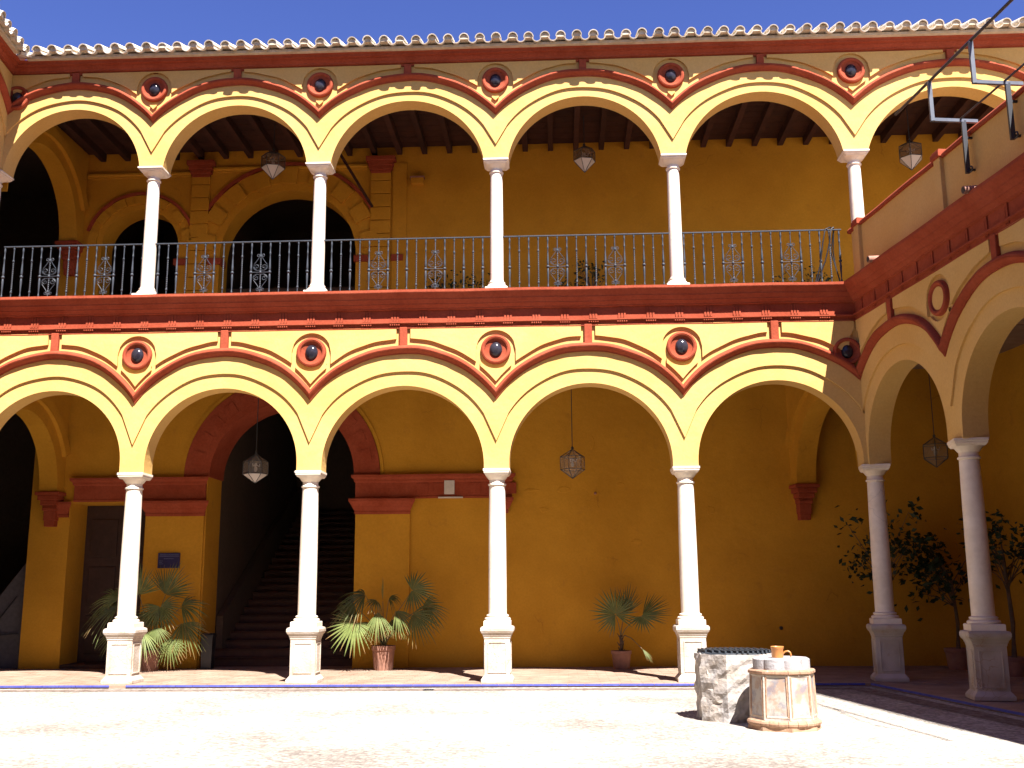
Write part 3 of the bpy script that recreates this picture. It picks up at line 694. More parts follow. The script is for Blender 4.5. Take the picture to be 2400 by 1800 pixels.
# room behind
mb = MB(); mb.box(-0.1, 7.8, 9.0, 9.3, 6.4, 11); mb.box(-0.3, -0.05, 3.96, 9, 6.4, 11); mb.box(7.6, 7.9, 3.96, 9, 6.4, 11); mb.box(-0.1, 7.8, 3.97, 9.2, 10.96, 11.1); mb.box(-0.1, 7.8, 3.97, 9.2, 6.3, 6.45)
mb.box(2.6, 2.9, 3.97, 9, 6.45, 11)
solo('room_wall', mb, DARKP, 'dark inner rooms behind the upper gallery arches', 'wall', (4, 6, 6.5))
# room behind the lower door
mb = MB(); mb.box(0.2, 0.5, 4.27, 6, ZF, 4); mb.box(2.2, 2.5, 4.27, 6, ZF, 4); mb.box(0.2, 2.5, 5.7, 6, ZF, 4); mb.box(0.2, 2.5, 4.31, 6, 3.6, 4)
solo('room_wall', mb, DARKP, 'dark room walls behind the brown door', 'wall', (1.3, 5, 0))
# end wall of the upper gallery, right
mb = MB(); mb.box(22.7, 23, 0.22, 3.4, 6.49, 11); solo('end_wall', mb, YI, 'far end wall of the upper gallery beyond the terrace', 'wall', (22.8, 2, 6.5))

# ------------------------------------------------------------------ ceiling of upper gallery
T = thing('gallery_ceiling', 'dark timber ceiling with beams over the upper gallery', 'ceiling', (10, 1.8, 10.9))
for k in range(12):
    y0 = 0.22+k*0.266
    mb = MB(); mb.box(-0.1, 22.9, y0+0.004, y0+0.262, 10.875, 10.90+0.004*(k % 3)); part('ceiling_board', mb, WOOD, T)
bm_ = MB(); bm_.box(-0.055, 0.055, 0.22, 3.48, 10.70, 10.88); BEAM = mesh_of('beam', bm_, WOOD)
x = 0.72
while x < 22.6:
    inst('beam', BEAM, T, (x, 0, 0)); x += 0.548
mb = MB(); mb.box(-0.1, 22.9, 0.212, 0.33, 10.60, 10.72); part('wall_plate', mb, WOOD, T)
mb = MB(); mb.box(-0.1, 22.9, 0.21, 3.95, 10.93, 11.0); part('deck', mb, WOOD, T)

# ------------------------------------------------------------------ tiled roofs
def shell(r0, r1, length, up, seg=9, th=0.016):
    """barrel tile along +y (up the slope), eave end at y=0; up=+1 cover, -1 pan"""
    mb = MB(); rows = []
    for y, r in ((0, r0), (length, r1)):
        o = [(r*math.cos(math.pi*k/seg), y, up*r*math.sin(math.pi*k/seg)) for k in range(seg+1)]
        i = [((r-th)*math.cos(math.pi*k/seg), y, up*(r-th)*math.sin(math.pi*k/seg)) for k in range(seg, -1, -1)]
        rows.append(o+i)
    mb.rings(rows); return mb
COVER = mesh_of('cover_tile', shell(0.092, 0.078, 0.44, 1), TILE, smooth=50)
PAN = mesh_of('pan_tile', shell(0.088, 0.100, 0.44, -1), TILE, smooth=50)
SL = R(20)
def roof(label, fr, u0, u1, base, depth=4.3, sp=0.292, wE=0.655, z0=11.155, cut=None, n_parts=300):
    T = thing('tiled_roof', label, 'roof', fr.P((u0+u1)/2, 0, 11.1))
    rz = math.atan2(fr.t.y, fr.t.x); u = u0; cnt = 0
    mort = MB(fr); field = MB(fr)
    while u < u1:
        for me, du, nm in ((PAN, 0.0, 'pan_tile'), (COVER, sp/2, 'cover_tile')):
            uu_ = u+du+random.uniform(-0.008, 0.008); e = random.uniform(-0.015, 0.015)
            dz = random.uniform(-0.006, 0.006)
            inst(nm, me, T, fr.P(uu_, wE+e, z0+dz), (SL, random.uniform(-0.03, 0.03), rz+random.uniform(-0.02, 0.02)))
        # mortar under the cover tile
        pts = [(u+sp/2+0.080*math.cos(math.pi*k/8), z0+0.080*math.sin(math.pi*k/8)) for k in range(9)]
        pts += [(u+sp/2-0.070, z0-0.012), (u+sp/2+0.070, z0-0.012)]
        mort.wedge(pts, wE-0.30, wE-0.016-random.uniform(0, 0.010))
        u += sp
    ua, ub = u0-0.1, u1
    mort.box(ua, ub, 0.05, wE-0.125, z0-0.10, z0-0.05)
    part('mortar_fill', mort, MORT, T)
    # rest of the tiles further up the slope, one corrugated field
    n = int((u1-u0)/sp); seg = 10
    for r in range(9):
        a = wE-0.36-0.44*r; b = a-0.46
        za = z0+0.36*math.tan(SL)+0.44*r*math.tan(SL)+0.018; zb = za+0.44*math.tan(SL)-0.012
        for k in range(n*seg):
            f = lambda q: 0.085*math.cos(2*math.pi*(q/seg-0.5))
            x0, x1 = u0+sp*k/seg, u0+sp*(k+1)/seg
            field.quad((x0, a, za+f(k)), (x1, a, za+f(k+1)), (x1, b, zb+f(k+1)), (x0, b, zb+f(k)))
    part('roof_tile', field, TILE, T, kind='stuff')
    return T
roof('cream barrel tile eave along the front building', FRONT, front_lo(0.66)+0.02, 22.8, 0)
roof('barrel tile eave of the left wing at the top left corner', LEFT, -12.3, left_hi(0.66)-0.05, 0)
# valley piece
mb = MB(); c0 = Vector((front_lo(0.62), -0.62, 11.10)); mb.bar(c0+Vector((0.03, -0.03, -0.02)), c0+Vector((-0.9, 0.9, 0.36)), 0.2, 0.05)
solo('valley_tile', mb, TILE, 'grey valley tile where the two eaves meet at top left', 'roof tile', tuple(c0))

# ================================================================== columns
def build_column(name, label, lower, base, group):
    T = thing(name, label, 'column', base, group); z = base[2]; x, y = base[0], base[1]
    if lower:
        mb = MB()
        mb.square(x, y, [(0.265, z), (0.265, z+0.05), (0.258, z+0.062), (0.225, z+0.105), (0.213, z+0.115), (0.213, z+0.70), (0.222, z+0.712), (0.222, z+0.735), (0.232, z+0.745), (0.24, z+0.775),
                         (0.262, z+0.80), (0.268, z+0.815), (0.275, z+0.83), (0.275, z+0.87), (0.262, z+0.895), (0.225, z+0.905)])
        pd = part('pedestal', mb, PED, T, bevel=0.006)
        for ax in range(4):
            c, s = math.cos(ax*math.pi/2), math.sin(ax*math.pi/2)
            fr = Frame((x, y, 0), (c, s, 0), (s, -c, 0)); mb = MB(fr); w0, w1 = 0.208, 0.224
            mb.box(-0.155, 0.155, w0, w1, z+0.155, z+0.175); mb.box(-0.155, 0.155, w0, w1, z+0.635, z+0.655)
            mb.box(-0.155, -0.135, w0, w1, z+0.175, z+0.635); mb.box(0.135, 0.155, w0, w1, z+0.175, z+0.635)
            part('panel_frame', mb, PED, pd, bevel=0.004)
        mb = MB(); mb.square(x, y, [(0.222, z+0.903), (0.222, z+0.985), (0.21, z+0.995)])
        mb.lathe(x, y, [(0.205, z+0.99), (0.218, z+1.005), (0.218, z+1.03), (0.195, z+1.045), (0.178, z+1.05), (0.178, z+1.06), (0.188, z+1.068), (0.188, z+1.082), (0.165, z+1.092), (0.152, z+1.10)], 28)
        part('base', mb, MARB, T, smooth=35)
        mb = MB(); mb.lathe(x, y, [(0.153, z+1.09), (0.153, z+1.6), (0.150, z+2.2), (0.143, z+2.8), (0.135, z+3.255)], 28); part('shaft', mb, MARB, T, smooth=35)
        zc = z+3.25
        prof = [(0.135, zc), (0.155, zc+0.01), (0.157, zc+0.03), (0.14, zc+0.04), (0.133, zc+0.05), (0.133, zc+0.10), (0.15, zc+0.115), (0.18, zc+0.155), (0.205, zc+0.185)]
        ab = [(0.195, zc+0.18), (0.205, zc+0.20), (0.218, zc+0.215), (0.218, zc+0.235), (0.228, zc+0.245), (0.228, zc+0.282)]
    else:
        mb = MB(); mb.square(x, y, [(0.20, z), (0.20, z+0.11), (0.19, z+0.12)])
        mb.lathe(x, y, [(0.185, z+0.115), (0.19, z+0.13), (0.19, z+0.16), (0.165, z+0.185), (0.145, z+0.20), (0.15, z+0.215), (0.15, z+0.235), (0.128, z+0.25), (0.12, z+0.275)], 24)
        part('base', mb, MARB, T, smooth=35)
        mb = MB(); mb.lathe(x, y, [(0.119, z+0.27), (0.119, z+0.8), (0.116, z+1.5), (0.108, z+2.30)], 24); part('shaft', mb, MARB, T, smooth=35)
        zc = z+2.29
        prof = [(0.108, zc), (0.128, zc+0.01), (0.13, zc+0.028), (0.114, zc+0.037), (0.108, zc+0.045), (0.108, zc+0.085), (0.125, zc+0.10), (0.17, zc+0.135), (0.19, zc+0.15)]
        ab = [(0.175, zc+0.145), (0.19, zc+0.165), (0.208, zc+0.18), (0.208, zc+0.195), (0.228, zc+0.205), (0.228, zc+0.232)]
    mb = MB(); mb.lathe(x, y, prof, 24); mb.square(x, y, ab); part('capital', mb, MARB, T, smooth=35)
    return T
gl, gu = 'marble columns of the ground floor arcade', 'slim marble columns of the upper gallery'
lc = build_column('marble_column', 'sunlit white marble column with worn pedestal, in front of the palm by the blue sign', True, (CX[1], 0, ZF), gl)
for x, lab in ((CX[2], 'sunlit white marble column standing in front of the dark staircase'), (CX[3], 'sunlit white marble column in front of the plaque band end'),
               (CX[4], 'sunlit white marble column right behind the rough stone well'), (CX[0], 'corner column of the ground floor arcade left of the picture')):
    copy_thing(lc, (x, 0, ZF), 0, lab, gl)
ra_ = -SK
copy_thing(lc, (*RIGHT.P(0.0, 0, 0)[:2], ZF), ra_, 'shaded marble corner column where front and right arcades meet', gl)
copy_thing(lc, (*RIGHT.P(RC[1], 0, 0)[:2], ZF), ra_, 'nearest shaded marble column of the right wing, largest at the right edge', gl)
for u, o_ in zip(RC[2:5], ('third', 'fourth', 'fifth')): copy_thing(lc, (*RIGHT.P(u, 0, 0)[:2], ZF), ra_, o_+' right wing column from the corner, outside the picture', gl)
for u, o_ in zip(LC[1:4], ('fourth', 'third', 'second')): copy_thing(lc, (*LEFT.P(u, 0, 0)[:2], ZF), ra_, o_+' left wing ground floor column from the corner, outside the picture', gl)
for u, o_ in zip(SC[1:6], ('first', 'second', 'third', 'fourth', 'fifth')): copy_thing(lc, (*SOUTH.P(u, 0, 0)[:2], ZF), 0, o_+' column from the east in the wing behind the viewer', gl)
uc_ = build_column('slim_column', 'slim white upper column above the leftmost full roundel, before the small dark arch', False, (UX[1], 0, 6.50), gu)
for x, lab in ((UX[2], 'slim white upper column in front of the large dark arch'), (UX[3], 'slim white upper column at the centre, before the plain ochre wall'),
               (UX[4], 'slim white upper column fourth from the left, between two long railings'), (UX[5], 'slim white upper column half hidden by the terrace parapet'),
               (UX[0], 'upper corner column with only its capital showing at the left edge'), (UX[6], 'upper column hidden behind the terrace bracket')):
    copy_thing(uc_, (x, 0, 6.50), 0, lab, gu)
for u, o_ in zip(LC[1:4], ('fourth', 'third', 'second')): copy_thing(uc_, (*LEFT.P(u, 0, 0)[:2], 6.50), ra_, o_+' left wing upper column from the corner, outside the picture', gu)

# ================================================================== railings
def baluster_turned():
    mb = MB(); P = [(0.020, 0), (0.022, 0.03), (0.012, 0.05), (0.011, 0.13), (0.017, 0.145), (0.017, 0.165), (0.010, 0.18), (0.011, 0.22), (0.016, 0.32), (0.021, 0.42), (0.017, 0.475), (0.012, 0.485),
                 (0.028, 0.50), (0.030, 0.515), (0.028, 0.53), (0.012, 0.545), (0.021, 0.57), (0.020, 0.62), (0.014, 0.74), (0.010, 0.84), (0.017, 0.86), (0.017, 0.88), (0.011, 0.90), (0.012, 0.98), (0.018, 1.0), (0.018, 1.03), (0.014, 1.06), (0.014, 1.085)]
    mb.lathe(0, 0, P, 8); return mesh_of('baluster', mb, IRON, smooth=60)
def baluster_twist():
    mb = MB(); P = [(0.018, 0), (0.018, 0.03), (0.010, 0.05), (0.010, 0.20), (0.020, 0.215), (0.020, 0.235), (0.010, 0.25)]
    mb.lathe(0, 0, P, 8)
    rings = []
    for k in range(41):
        z = 0.245+0.55*k/40; a = k*0.55
        rings.append([(0.013*math.cos(a+j*math.pi/2), 0.013*math.sin(a+j*math.pi/2), z) for j in range(4)])
    mb.rings(rings)
    mb.lathe(0, 0, [(0.010, 0.79), (0.020, 0.805), (0.020, 0.825), (0.010, 0.84), (0.010, 1.02), (0.017, 1.04), (0.017, 1.085)], 8)
    return mesh_of('twisted_baluster', mb, IRON)
def scroll_mesh():
    mb = MB()
    def spiral(cx, cz, r0, a0, turns, sx, sz):
        n = 18; return [(sx*(cx+r0*(1-0.75*k/n)*math.cos(a0+turns*2*math.pi*k/n)), 0, sz*(cz+r0*(1-0.75*k/n)*math.sin(a0+turns*2*math.pi*k/n))) for k in range(n+1)]
    for sx in (-1, 1):
        for sz in (-1, 1):
            # outer lyre curve: from side centre up to the tip curl
            pts = [(0.012, 0.04), (0.07, 0.035), (0.115, 0.06), (0.13, 0.10), (0.118, 0.15), (0.08, 0.20), (0.045, 0.25), (0.022, 0.30), (0.016, 0.34)]
            mb.tube([(sx*a, 0, sz*b) for a, b in pts], 0.006, 5)
            mb.tube([(sx*x_, 0, sz*z_) for x_, _, z_ in spiral(0.045, 0.315, 0.032, math.pi, -1.25, 1, 1)], 0.006, 5)
            mb.tube([(sx*x_, 0, sz*z_) for x_, _, z_ in spiral(0.068, 0.105, 0.052, -math.pi/2, 1.3, 1, 1)], 0.006, 5)
    mb.tube([(-0.15, 0, 0), (0.15, 0, 0)], 0.007, 5)
    mb.lathe(0, 0, [(0.01, -0.03), (0.024, -0.015), (0.024, 0.015), (0.01, 0.03)], 8)
    return mesh_of('scroll', mb, IRON, smooth=60)
BT, BW, SCR = baluster_turned(), baluster_twist(), scroll_mesh()
rl = ['black iron balcony railing at the left edge, first bay', 'black iron railing in front of the large dark arch', 'black iron railing between the second and the central upper column',
      'black iron railing right of the central upper column', 'black iron railing at the right end beside the terrace parapet']
for i in range(5):
    xa, xb = UX[i]+0.10, UX[i+1]-0.10
    if i == 0: xa = 0.55
    if i == 4: xb = 15.72
    T = thing('iron_railing', rl[i], 'railing', ((xa+xb)/2, -0.02, 6.50), 'iron railings of the upper gallery')
    mb = MB(); mb.box(xa, xb, -0.04, 0.0, 7.585, 7.603); part('top_rail', mb, IRON, T)
    n = 17; sp = 0.171; mid = (xa+xb)/2
    if i == 0: n = 16
    for k in range(n):
        x = mid+(k-(n-1)/2)*sp
        tw = (k % 2 == 1)
        inst('twisted_baluster' if tw else 'baluster', BW if tw else BT, T, (x, -0.02, 6.503), (0, 0, random.uniform(0, 6)))
        if k in (5, 11): inst('scroll', SCR, T, (x, -0.02, 6.503+0.515))
mb = MB()
for s_ in (0, 1):
    pts = [(15.18+s_*0.02, -0.06, 6.52), (15.30+s_*0.10, -0.07, 6.9+s_*0.1), (15.38+s_*0.12, -0.07, 7.35), (15.44+s_*0.10, -0.05, 7.60), (15.53+s_*0.06, -0.03, 7.64), (15.60, 0.0, 7.60), (15.57-s_*0.04, 0.02, 7.2), (15.60, 0.01, 6.9), (15.68, 0.0, 6.52)]
    mb.tube(pts, 0.012, 6)
solo('hose', mb, BLACK, 'black hose looped over the railing beside the parapet', 'hose', (15.5, 0, 6.5), smooth=60)

# ================================================================== lanterns
def lantern(label, c, r, h_top, h_body, h_bot, rod_top, glass, bottom):
    x, y, z = c       # z = bottom tip
    T = thing('lantern', label, 'lantern', (x, y, z), 'glass lanterns hanging in the galleries')
    z1 = z+h_bot; z2 = z1+h_body; z3 = z2+h_top
    H = [(x+r*math.cos(R(60*k+12)), y+r*math.sin(R(60*k+12))) for k in range(6)]
    mb = MB()
    for k in range(6):
        a, b = H[k], H[(k+1) % 6]
        for p_, q_ in (((*a, z1), (*b, z1)), ((*a, z2), (*b, z2)), ((*a, z1), (*a, z2)), ((*a, z1), (x, y, z)), ((*a, z2), (x, y, z3))): mb.bar(p_, q_, 0.010, 0.010)
    mb.lathe(x, y, [(0.02, z3-0.01), (0.03, z3+0.02), (0.012, z3+0.05)], 8)
    part('frame', mb, IRON, T)
    for k in range(6):
        a, b = H[k], H[(k+1) % 6]
        mb = MB(); mb.quad((*a, z1), (*b, z1), (*b, z2), (*a, z2)); part('pane', mb, glass, T)
        mb = MB(); mb.tri((*a, z2), (*b, z2), (x, y, z3)); part('pane', mb, glass, T)
        mb = MB(); mb.tri((*a, z1), (*b, z1), (x, y, z)); part('pane', mb, bottom, T)
    mb = MB(); mb.tube([(x, y, z3+0.04), (x, y, rod_top)], 0.008, 6); part('rod', mb, IRON, T)
    mb = MB(); mb.lathe(x, y, [(0.012, z2-0.02), (0.03, z2-0.04), (0.012, z2-0.09), (0.03, z2-0.11), (0.034, z2-0.15), (0.018, z2-0.19)], 8)
    for k in range(3): mb.tube([(x, y, z2-0.06), (x+0.07*math.cos(2.1*k), y+0.07*math.sin(2.1*k), z2-0.09), (x+0.08*math.cos(2.1*k), y+0.08*math.sin(2.1*k), z2-0.04)], 0.010, 5)
    part('lamp_holder', mb, WHITE, T)
lantern('glass lantern hanging before the dark staircase', (4.88, 1.7, 3.38), 0.235, 0.15, 0.24, 0.17, 5.76, GLASS, FROST)
lantern('glass lantern hanging before the plain ochre wall on the ground floor', (10.915, 1.7, 3.40), 0.235, 0.15, 0.24, 0.17, 5.76, GLASS, GLASS)
lantern('dim lantern hanging in the corner of the right wing gallery', (17.55, 1.4, 3.50), 0.235, 0.15, 0.24, 0.17, 5.77, GLASS, GLASS)
lantern('upper lantern before the large dark arch', (4.99, 1.7, 9.50), 0.235, 0.13, 0.24, 0.24, 10.70, SMOKE, FROST)
lantern('upper lantern before the plain wall, right of the centre column', (11.26, 1.7, 9.49), 0.22, 0.13, 0.20, 0.24, 10.70, SMOKE, FROST)
lantern('upper lantern half hidden behind the terrace parapet', (17.66, 1.7, 9.38), 0.235, 0.13, 0.24, 0.24, 10.70, SMOKE, FROST)

# ================================================================== palms
def fan(mb, hub, point, normal, L, n=24, spread=130, droop=0.25, wid=0.030, web=0.42, jit=0.16):
    f = Vector(point).normalized(); nn = Vector(normal); nn = (nn-f*nn.dot(f)).normalized(); s = f.cross(nn); hub = Vector(hub)
    for k in range(n):
        ph = R(-spread+2*spread*k/(n-1))+random.uniform(-0.03, 0.03)
        d = math.cos(ph)*f+math.sin(ph)*s; side = -math.sin(ph)*f+math.cos(ph)*s
        l = L*(1-0.22*abs(ph)/R(spread))*random.uniform(1-jit, 1.0)
        step = R(2*spread/(n-1)); rows = []
        dr = droop*random.uniform(0.7, 1.3)
        for t in (0.03, web*0.5, web, 0.62, 0.84, 1.0):
            hw = (t*l*math.tan(step/2)*1.02) if t <= web else (web*l*math.tan(step/2))*(1-((t-web)/(1-web))**1.3)+0.001
            c = hub+d*(t*l)-Vector((0, 0, 1))*dr*l*t**2.4+nn*0.12*l*(1-t)*t
            fold = nn*hw*0.55
            rows.append((c-side*hw, c+fold, c+side*hw))
        ids = [[mb.p(*p_) for p_ in r] for r in rows]
        dry = random.uniform(0.0, 0.35)
        for t, r in zip((0.03, web*0.5, web, 0.62, 0.84, 1.0), ids):
            for i_ in r: mb.tip[i_] = t+dry
        for a, b in zip(ids, ids[1:]):
            mb.f.append((a[0], a[1], b[1], b[0])); mb.f.append((a[1], a[2], b[2], b[1]))
def pot(T, x, y, z, r, h, band=True):
    mb = MB(); mb.lathe(x, y, [(r*0.80, z), (r*0.86, z+h*0.15), (r*0.97, z+h*0.80), (r*1.05, z+h*0.82), (r*1.07, z+h), (r*0.97, z+h), (r*0.93, z+h*0.88)], 24, cap=True)
    p_ = part('pot', mb, POT, T, smooth=35)
    mb = MB(); mb.lathe(x, y, [(r*0.92, z+h*0.84), (r*0.5, z+h*0.87), (0.01, z+h*0.88)], 16); part('soil', mb, SOIL, p_)
def palm(label, base, r, h, leaves, trunk=None):
    x, y, z = base; T = thing('fan_palm', label, 'potted palm', base, 'potted fan palms'); pot(T, x, y, z, r, h)
    top = Vector((x, y, z+h*0.9+(trunk or 0.06)))
    mb = MB(); mb.tube([(x, y, z+h*0.85), (x+0.015, y, (z+h*0.9+top.z)/2), tuple(top)], 0.055 if trunk else 0.045, 8, taper=0.6)
    for k in range(10):
        a = k*2.4; zz = z+h*0.9+(trunk or 0.06)*k/10; mb.tube([(x+0.03*math.cos(a), y+0.03*math.sin(a), zz), (x+0.075*math.cos(a), y+0.075*math.sin(a), zz+0.07)], 0.014, 5, taper=0.4)
    part('trunk', mb, BARK if trunk else STEMM, T, smooth=50)
    for (dx, dy, dz, pt, nr, L, sp, dr, n) in leaves:
        hub = Vector((x+dx, y+dy, z+dz)); mb = MB(); fan(mb, hub, pt, nr, L, n, sp, dr); lf = part('leaf', mb, PALM, T)
        mid = (top+hub)/2+Vector((0, 0, 0.10*(hub-top).length)); mb = MB()
        mb.tube([tuple(top-Vector((0, 0, 0.05))), tuple(top*0.6+mid*0.4+Vector((0, 0, .02))), tuple(mid), tuple(mid*0.45+hub*0.55), tuple(hub)], 0.010, 6, taper=0.6); part('petiole', mb, STEMM, lf)
Cn = (0.15, -1, 0.25)
palm('fan palm in a brown pot before the pier right of the stairs', (7.22, 2.75, ZF), 0.22, 0.46, [
    (-0.50, -0.35, 0.90, (-0.35, -0.35, -0.9), (0.1, -1, 0.35), 0.66, 112, 0.10, 24),
    (-0.06, -0.40, 1.10, (0.12, -0.45, -1.0), (0.0, -1, 0.4), 0.66, 40, 0.10, 16),
    (-0.35, -0.15, 1.42, (-1, -0.2, -0.05), (-0.1, -0.7, 0.9), 0.72, 80, 0.55, 20),
    (-0.10, -0.25, 1.30, (-0.6, -0.5, 0.1), (0, -0.5, 1), 0.36, 90, 0.6, 16),
    (0.55, -0.05, 1.50, (1, -0.1, 0.05), (-0.1, -1, 0.2), 0.58, 115, 0.15, 24),
    (0.58, -0.20, 1.05, (1, -0.1, -0.55), (0.1, -0.9, 0.5), 0.68, 75, 0.25, 20),
    (0.30, -0.45, 1.12, (0.75, -0.2, -0.75), (0.3, -0.8, 0.6), 0.55, 50, 0.25, 14),
    (0.10, -0.1, 1.32, (0.6, -0.3, 0.45), (-0.3, -0.6, 0.8), 0.42, 60, 0.7, 14),
    (-0.03, 0.0, 1.30, (-0.03, 0.0, 1), (0, -1, 0), 0.50, 4, 0.0, 3),
    (-0.55, -0.05, 1.20, (-0.8, -0.1, -0.5), (-0.2, -0.9, 0.5), 0.62, 70, 0.3, 20),
    (0.75, 0.05, 1.20, (0.9, 0.1, -0.35), (0.1, -0.9, 0.5), 0.60, 80, 0.25, 22),
    (0.20, -0.30, 0.95, (0.5, -0.5, -0.6), (0.2, -0.9, 0.5), 0.48, 55, 0.2, 14)])
palm('tall fan palm below the blue sign behind the left column', (2.62, 2.75, ZF), 0.22, 0.40, [
    (-0.16, -0.25, 1.45, (-0.05, -0.1, 1), (0, -1, 0.1), 0.68, 75, 0.05, 24),
    (0.28, -0.05, 1.45, (0.45, 0, 0.9), (-0.1, -1, 0.1), 0.78, 70, 0.08, 24),
    (0.28, -0.30, 1.22, (0.2, -0.2, -0.55), (0, -1, 0.5), 0.55, 125, 0.15, 26),
    (0.05, -0.50, 0.76, (-0.25, -0.45, -0.9), (0.05, -1, 0.55), 0.70, 70, 0.18, 22),
    (0.28, -0.45, 0.84, (0.25, -0.35, -1.0), (0.15, -1, 0.5), 0.48, 60, 0.15, 16),
    (0.66, -0.10, 0.90, (0.55, -0.1, -0.8), (0.3, -1, 0.3), 0.66, 70, 0.3, 20),
    (-0.55, -0.25, 1.20, (-1, -0.2, 0.1), (0, -0.6, 0.8), 0.75, 70, 0.6, 20),
    (-0.60, -0.20, 1.36, (-1, 0, 0.35), (0, -0.9, 0.5), 0.65, 60, 0.5, 18),
    (-0.45, -0.40, 0.80, (-0.6, -0.3, -0.8), (-0.2, -1, 0.4), 0.55, 70, 0.25, 18),
    (0.55, 0.10, 1.22, (1, 0, 0.15), (0, -0.8, 0.6), 0.65, 70, 0.4, 18),
    (0.05, -0.10, 1.10, (0.1, -0.3, -0.4), (0, -1, 0.4), 0.60, 110, 0.2, 26),
    (-0.25, -0.30, 1.00, (-0.5, -0.3, -0.6), (-0.1, -1, 0.4), 0.60, 90, 0.2, 22),
    (0.45, -0.20, 0.62, (0.3, -0.2, -1.0), (0.2, -1, 0.3), 0.55, 60, 0.2, 16)])
PS = 1.0
palm('small fan palm in a terracotta pot against the ochre wall', (11.80, 2.80, ZF), 0.185, 0.34, [
    (-0.10, -0.12, 1.02, (-0.35, -0.1, 0.8), (0.1, -1, 0.1), 0.58, 150, 0.02, 30),
    (0.08, 0.02, 1.02, (0.22, 0.1, 1), (0.3, -0.9, 0.1), 0.66, 45, 0.0, 16),
    (0.42, -0.05, 1.0, (1, 0.05, 0.42), (0, -1, 0.5), 0.66, 50, 0.0, 18),
    (0.40, -0.08, 0.98, (0.4, -0.2, -0.7), (0, -1, 0.3), 0.38, 110, 0.0, 18),
    (0.36, -0.60, 0.40, (0.6, -0.35, -0.75), (0.3, -0.7, 0.6), 0.32, 18, 0.1, 8)], trunk=0.32)

# ================================================================== shrubs
def shrub(name, label, base, h, rad, n, leaf, group, potr=0.2, lift=0.0, sq=1.0):
    x, y, z = base; T = thing(name, label, 'shrub', base, group); pot(T, x, y, z, potr, potr*1.6)
    rs = random.Random(int(x*1000+y*77)); mb = MB(); tips = []
    zt = z+potr*1.5; mb.tube([(x, y, zt), (x+0.03, y, zt+h*0.25), (x-0.02, y+0.02, zt+h*(0.5+lift*0.8))], 0.022*(1+h/2), 6, taper=0.6)
    for k in range(18):
        a = rs.uniform(0, 6.28); s0 = zt+h*rs.uniform(0.15+lift, 0.5+lift*0.8); l = rad*rs.uniform(0.5, 1.0); e = Vector((x+l*math.cos(a), y+l*sq*math.sin(a), s0+h*rs.uniform(0.1, 0.5)))
        mb.tube([(x, y, s0), ((x+e.x)/2, (y+e.y)/2, (s0+e.z)/2+0.05), tuple(e)], 0.012, 5, taper=0.4); tips.append(e)
    part('trunk', mb, BARK, T)
    mb = MB()
    for k in range(n):
        t = tips[rs.randrange(len(tips))]; g = rad*0.20
        c = t+Vector((rs.gauss(0, g), rs.gauss(0, g*sq), rs.gauss(0, g*1.1)))
        d = Vector((rs.gauss(0, 1), rs.gauss(0, 1), rs.gauss(-0.3, 0.6))).normalized(); s = d.cross(Vector((rs.gauss(0, 1), rs.gauss(0, 1), rs.gauss(0, 1)))).normalized()
        nn = d.cross(s); l = leaf*rs.uniform(0.7, 1.3); q = c+d*l*0.5; wv = s*l*0.27
        i = [mb.p(*c), mb.p(*(q-wv+nn*l*0.06)), mb.p(*(c+d*l)), mb.p(*(q+wv+nn*l*0.06)), mb.p(*q)]
        mb.f += [(i[0], i[1], i[4]), (i[1], i[2], i[4]), (i[2], i[3], i[4]), (i[3], i[0], i[4])]
    part('foliage', mb, FIC, T)
gs = 'potted shrubs in the right wing gallery'
shrub('potted_shrub', 'dark leafy shrub behind the shaded corner column', (16.75, 2.3, ZF), 2.35, 0.66, 420, 0.13, gs, lift=0.3)
shrub('potted_shrub', 'broad dark shrub between the two shaded right columns', (18.0, 2.35, ZF), 1.85, 0.72, 520, 0.14, gs, potr=0.24, lift=0.25)
shrub('potted_shrub', 'tall dark shrub at the right picture edge behind the nearest column', (18.35, 0.75, ZF), 2.35, 0.60, 420, 0.12, gs, lift=0.3)
gp = 'potted plants along the upper gallery wall'
shrub('potted_plant', 'low dark plants behind the railing left of the centre column', (8.35, 2.9, 6.5), 1.20, 0.48, 260, 0.09, gp, 0.15)
shrub('potted_plant', 'low dark plant behind the railing just left of the centre column', (9.15, 2.9, 6.5), 1.10, 0.38, 180, 0.09, gp, 0.15)
shrub('potted_plant', 'taller dark plant behind the railing right of the centre column', (11.40, 2.9, 6.5), 1.50, 0.30, 170, 0.09, gp, 0.15)
shrub('potted_plant', 'small dark plant left of the taller one behind the railing', (10.95, 2.9, 6.5), 1.10, 0.28, 120, 0.08, gp, 0.15)
shrub('potted_plant', 'small dark plant behind the right end of the railing', (15.95, 2.9, 6.5), 1.10, 0.30, 120, 0.08, gp, 0.15)
shrub('potted_plant', 'low plant behind the last railing, nearer the fourth upper column', (15.35, 2.9, 6.5), 1.0, 0.25, 90, 0.08, gp, 0.15)

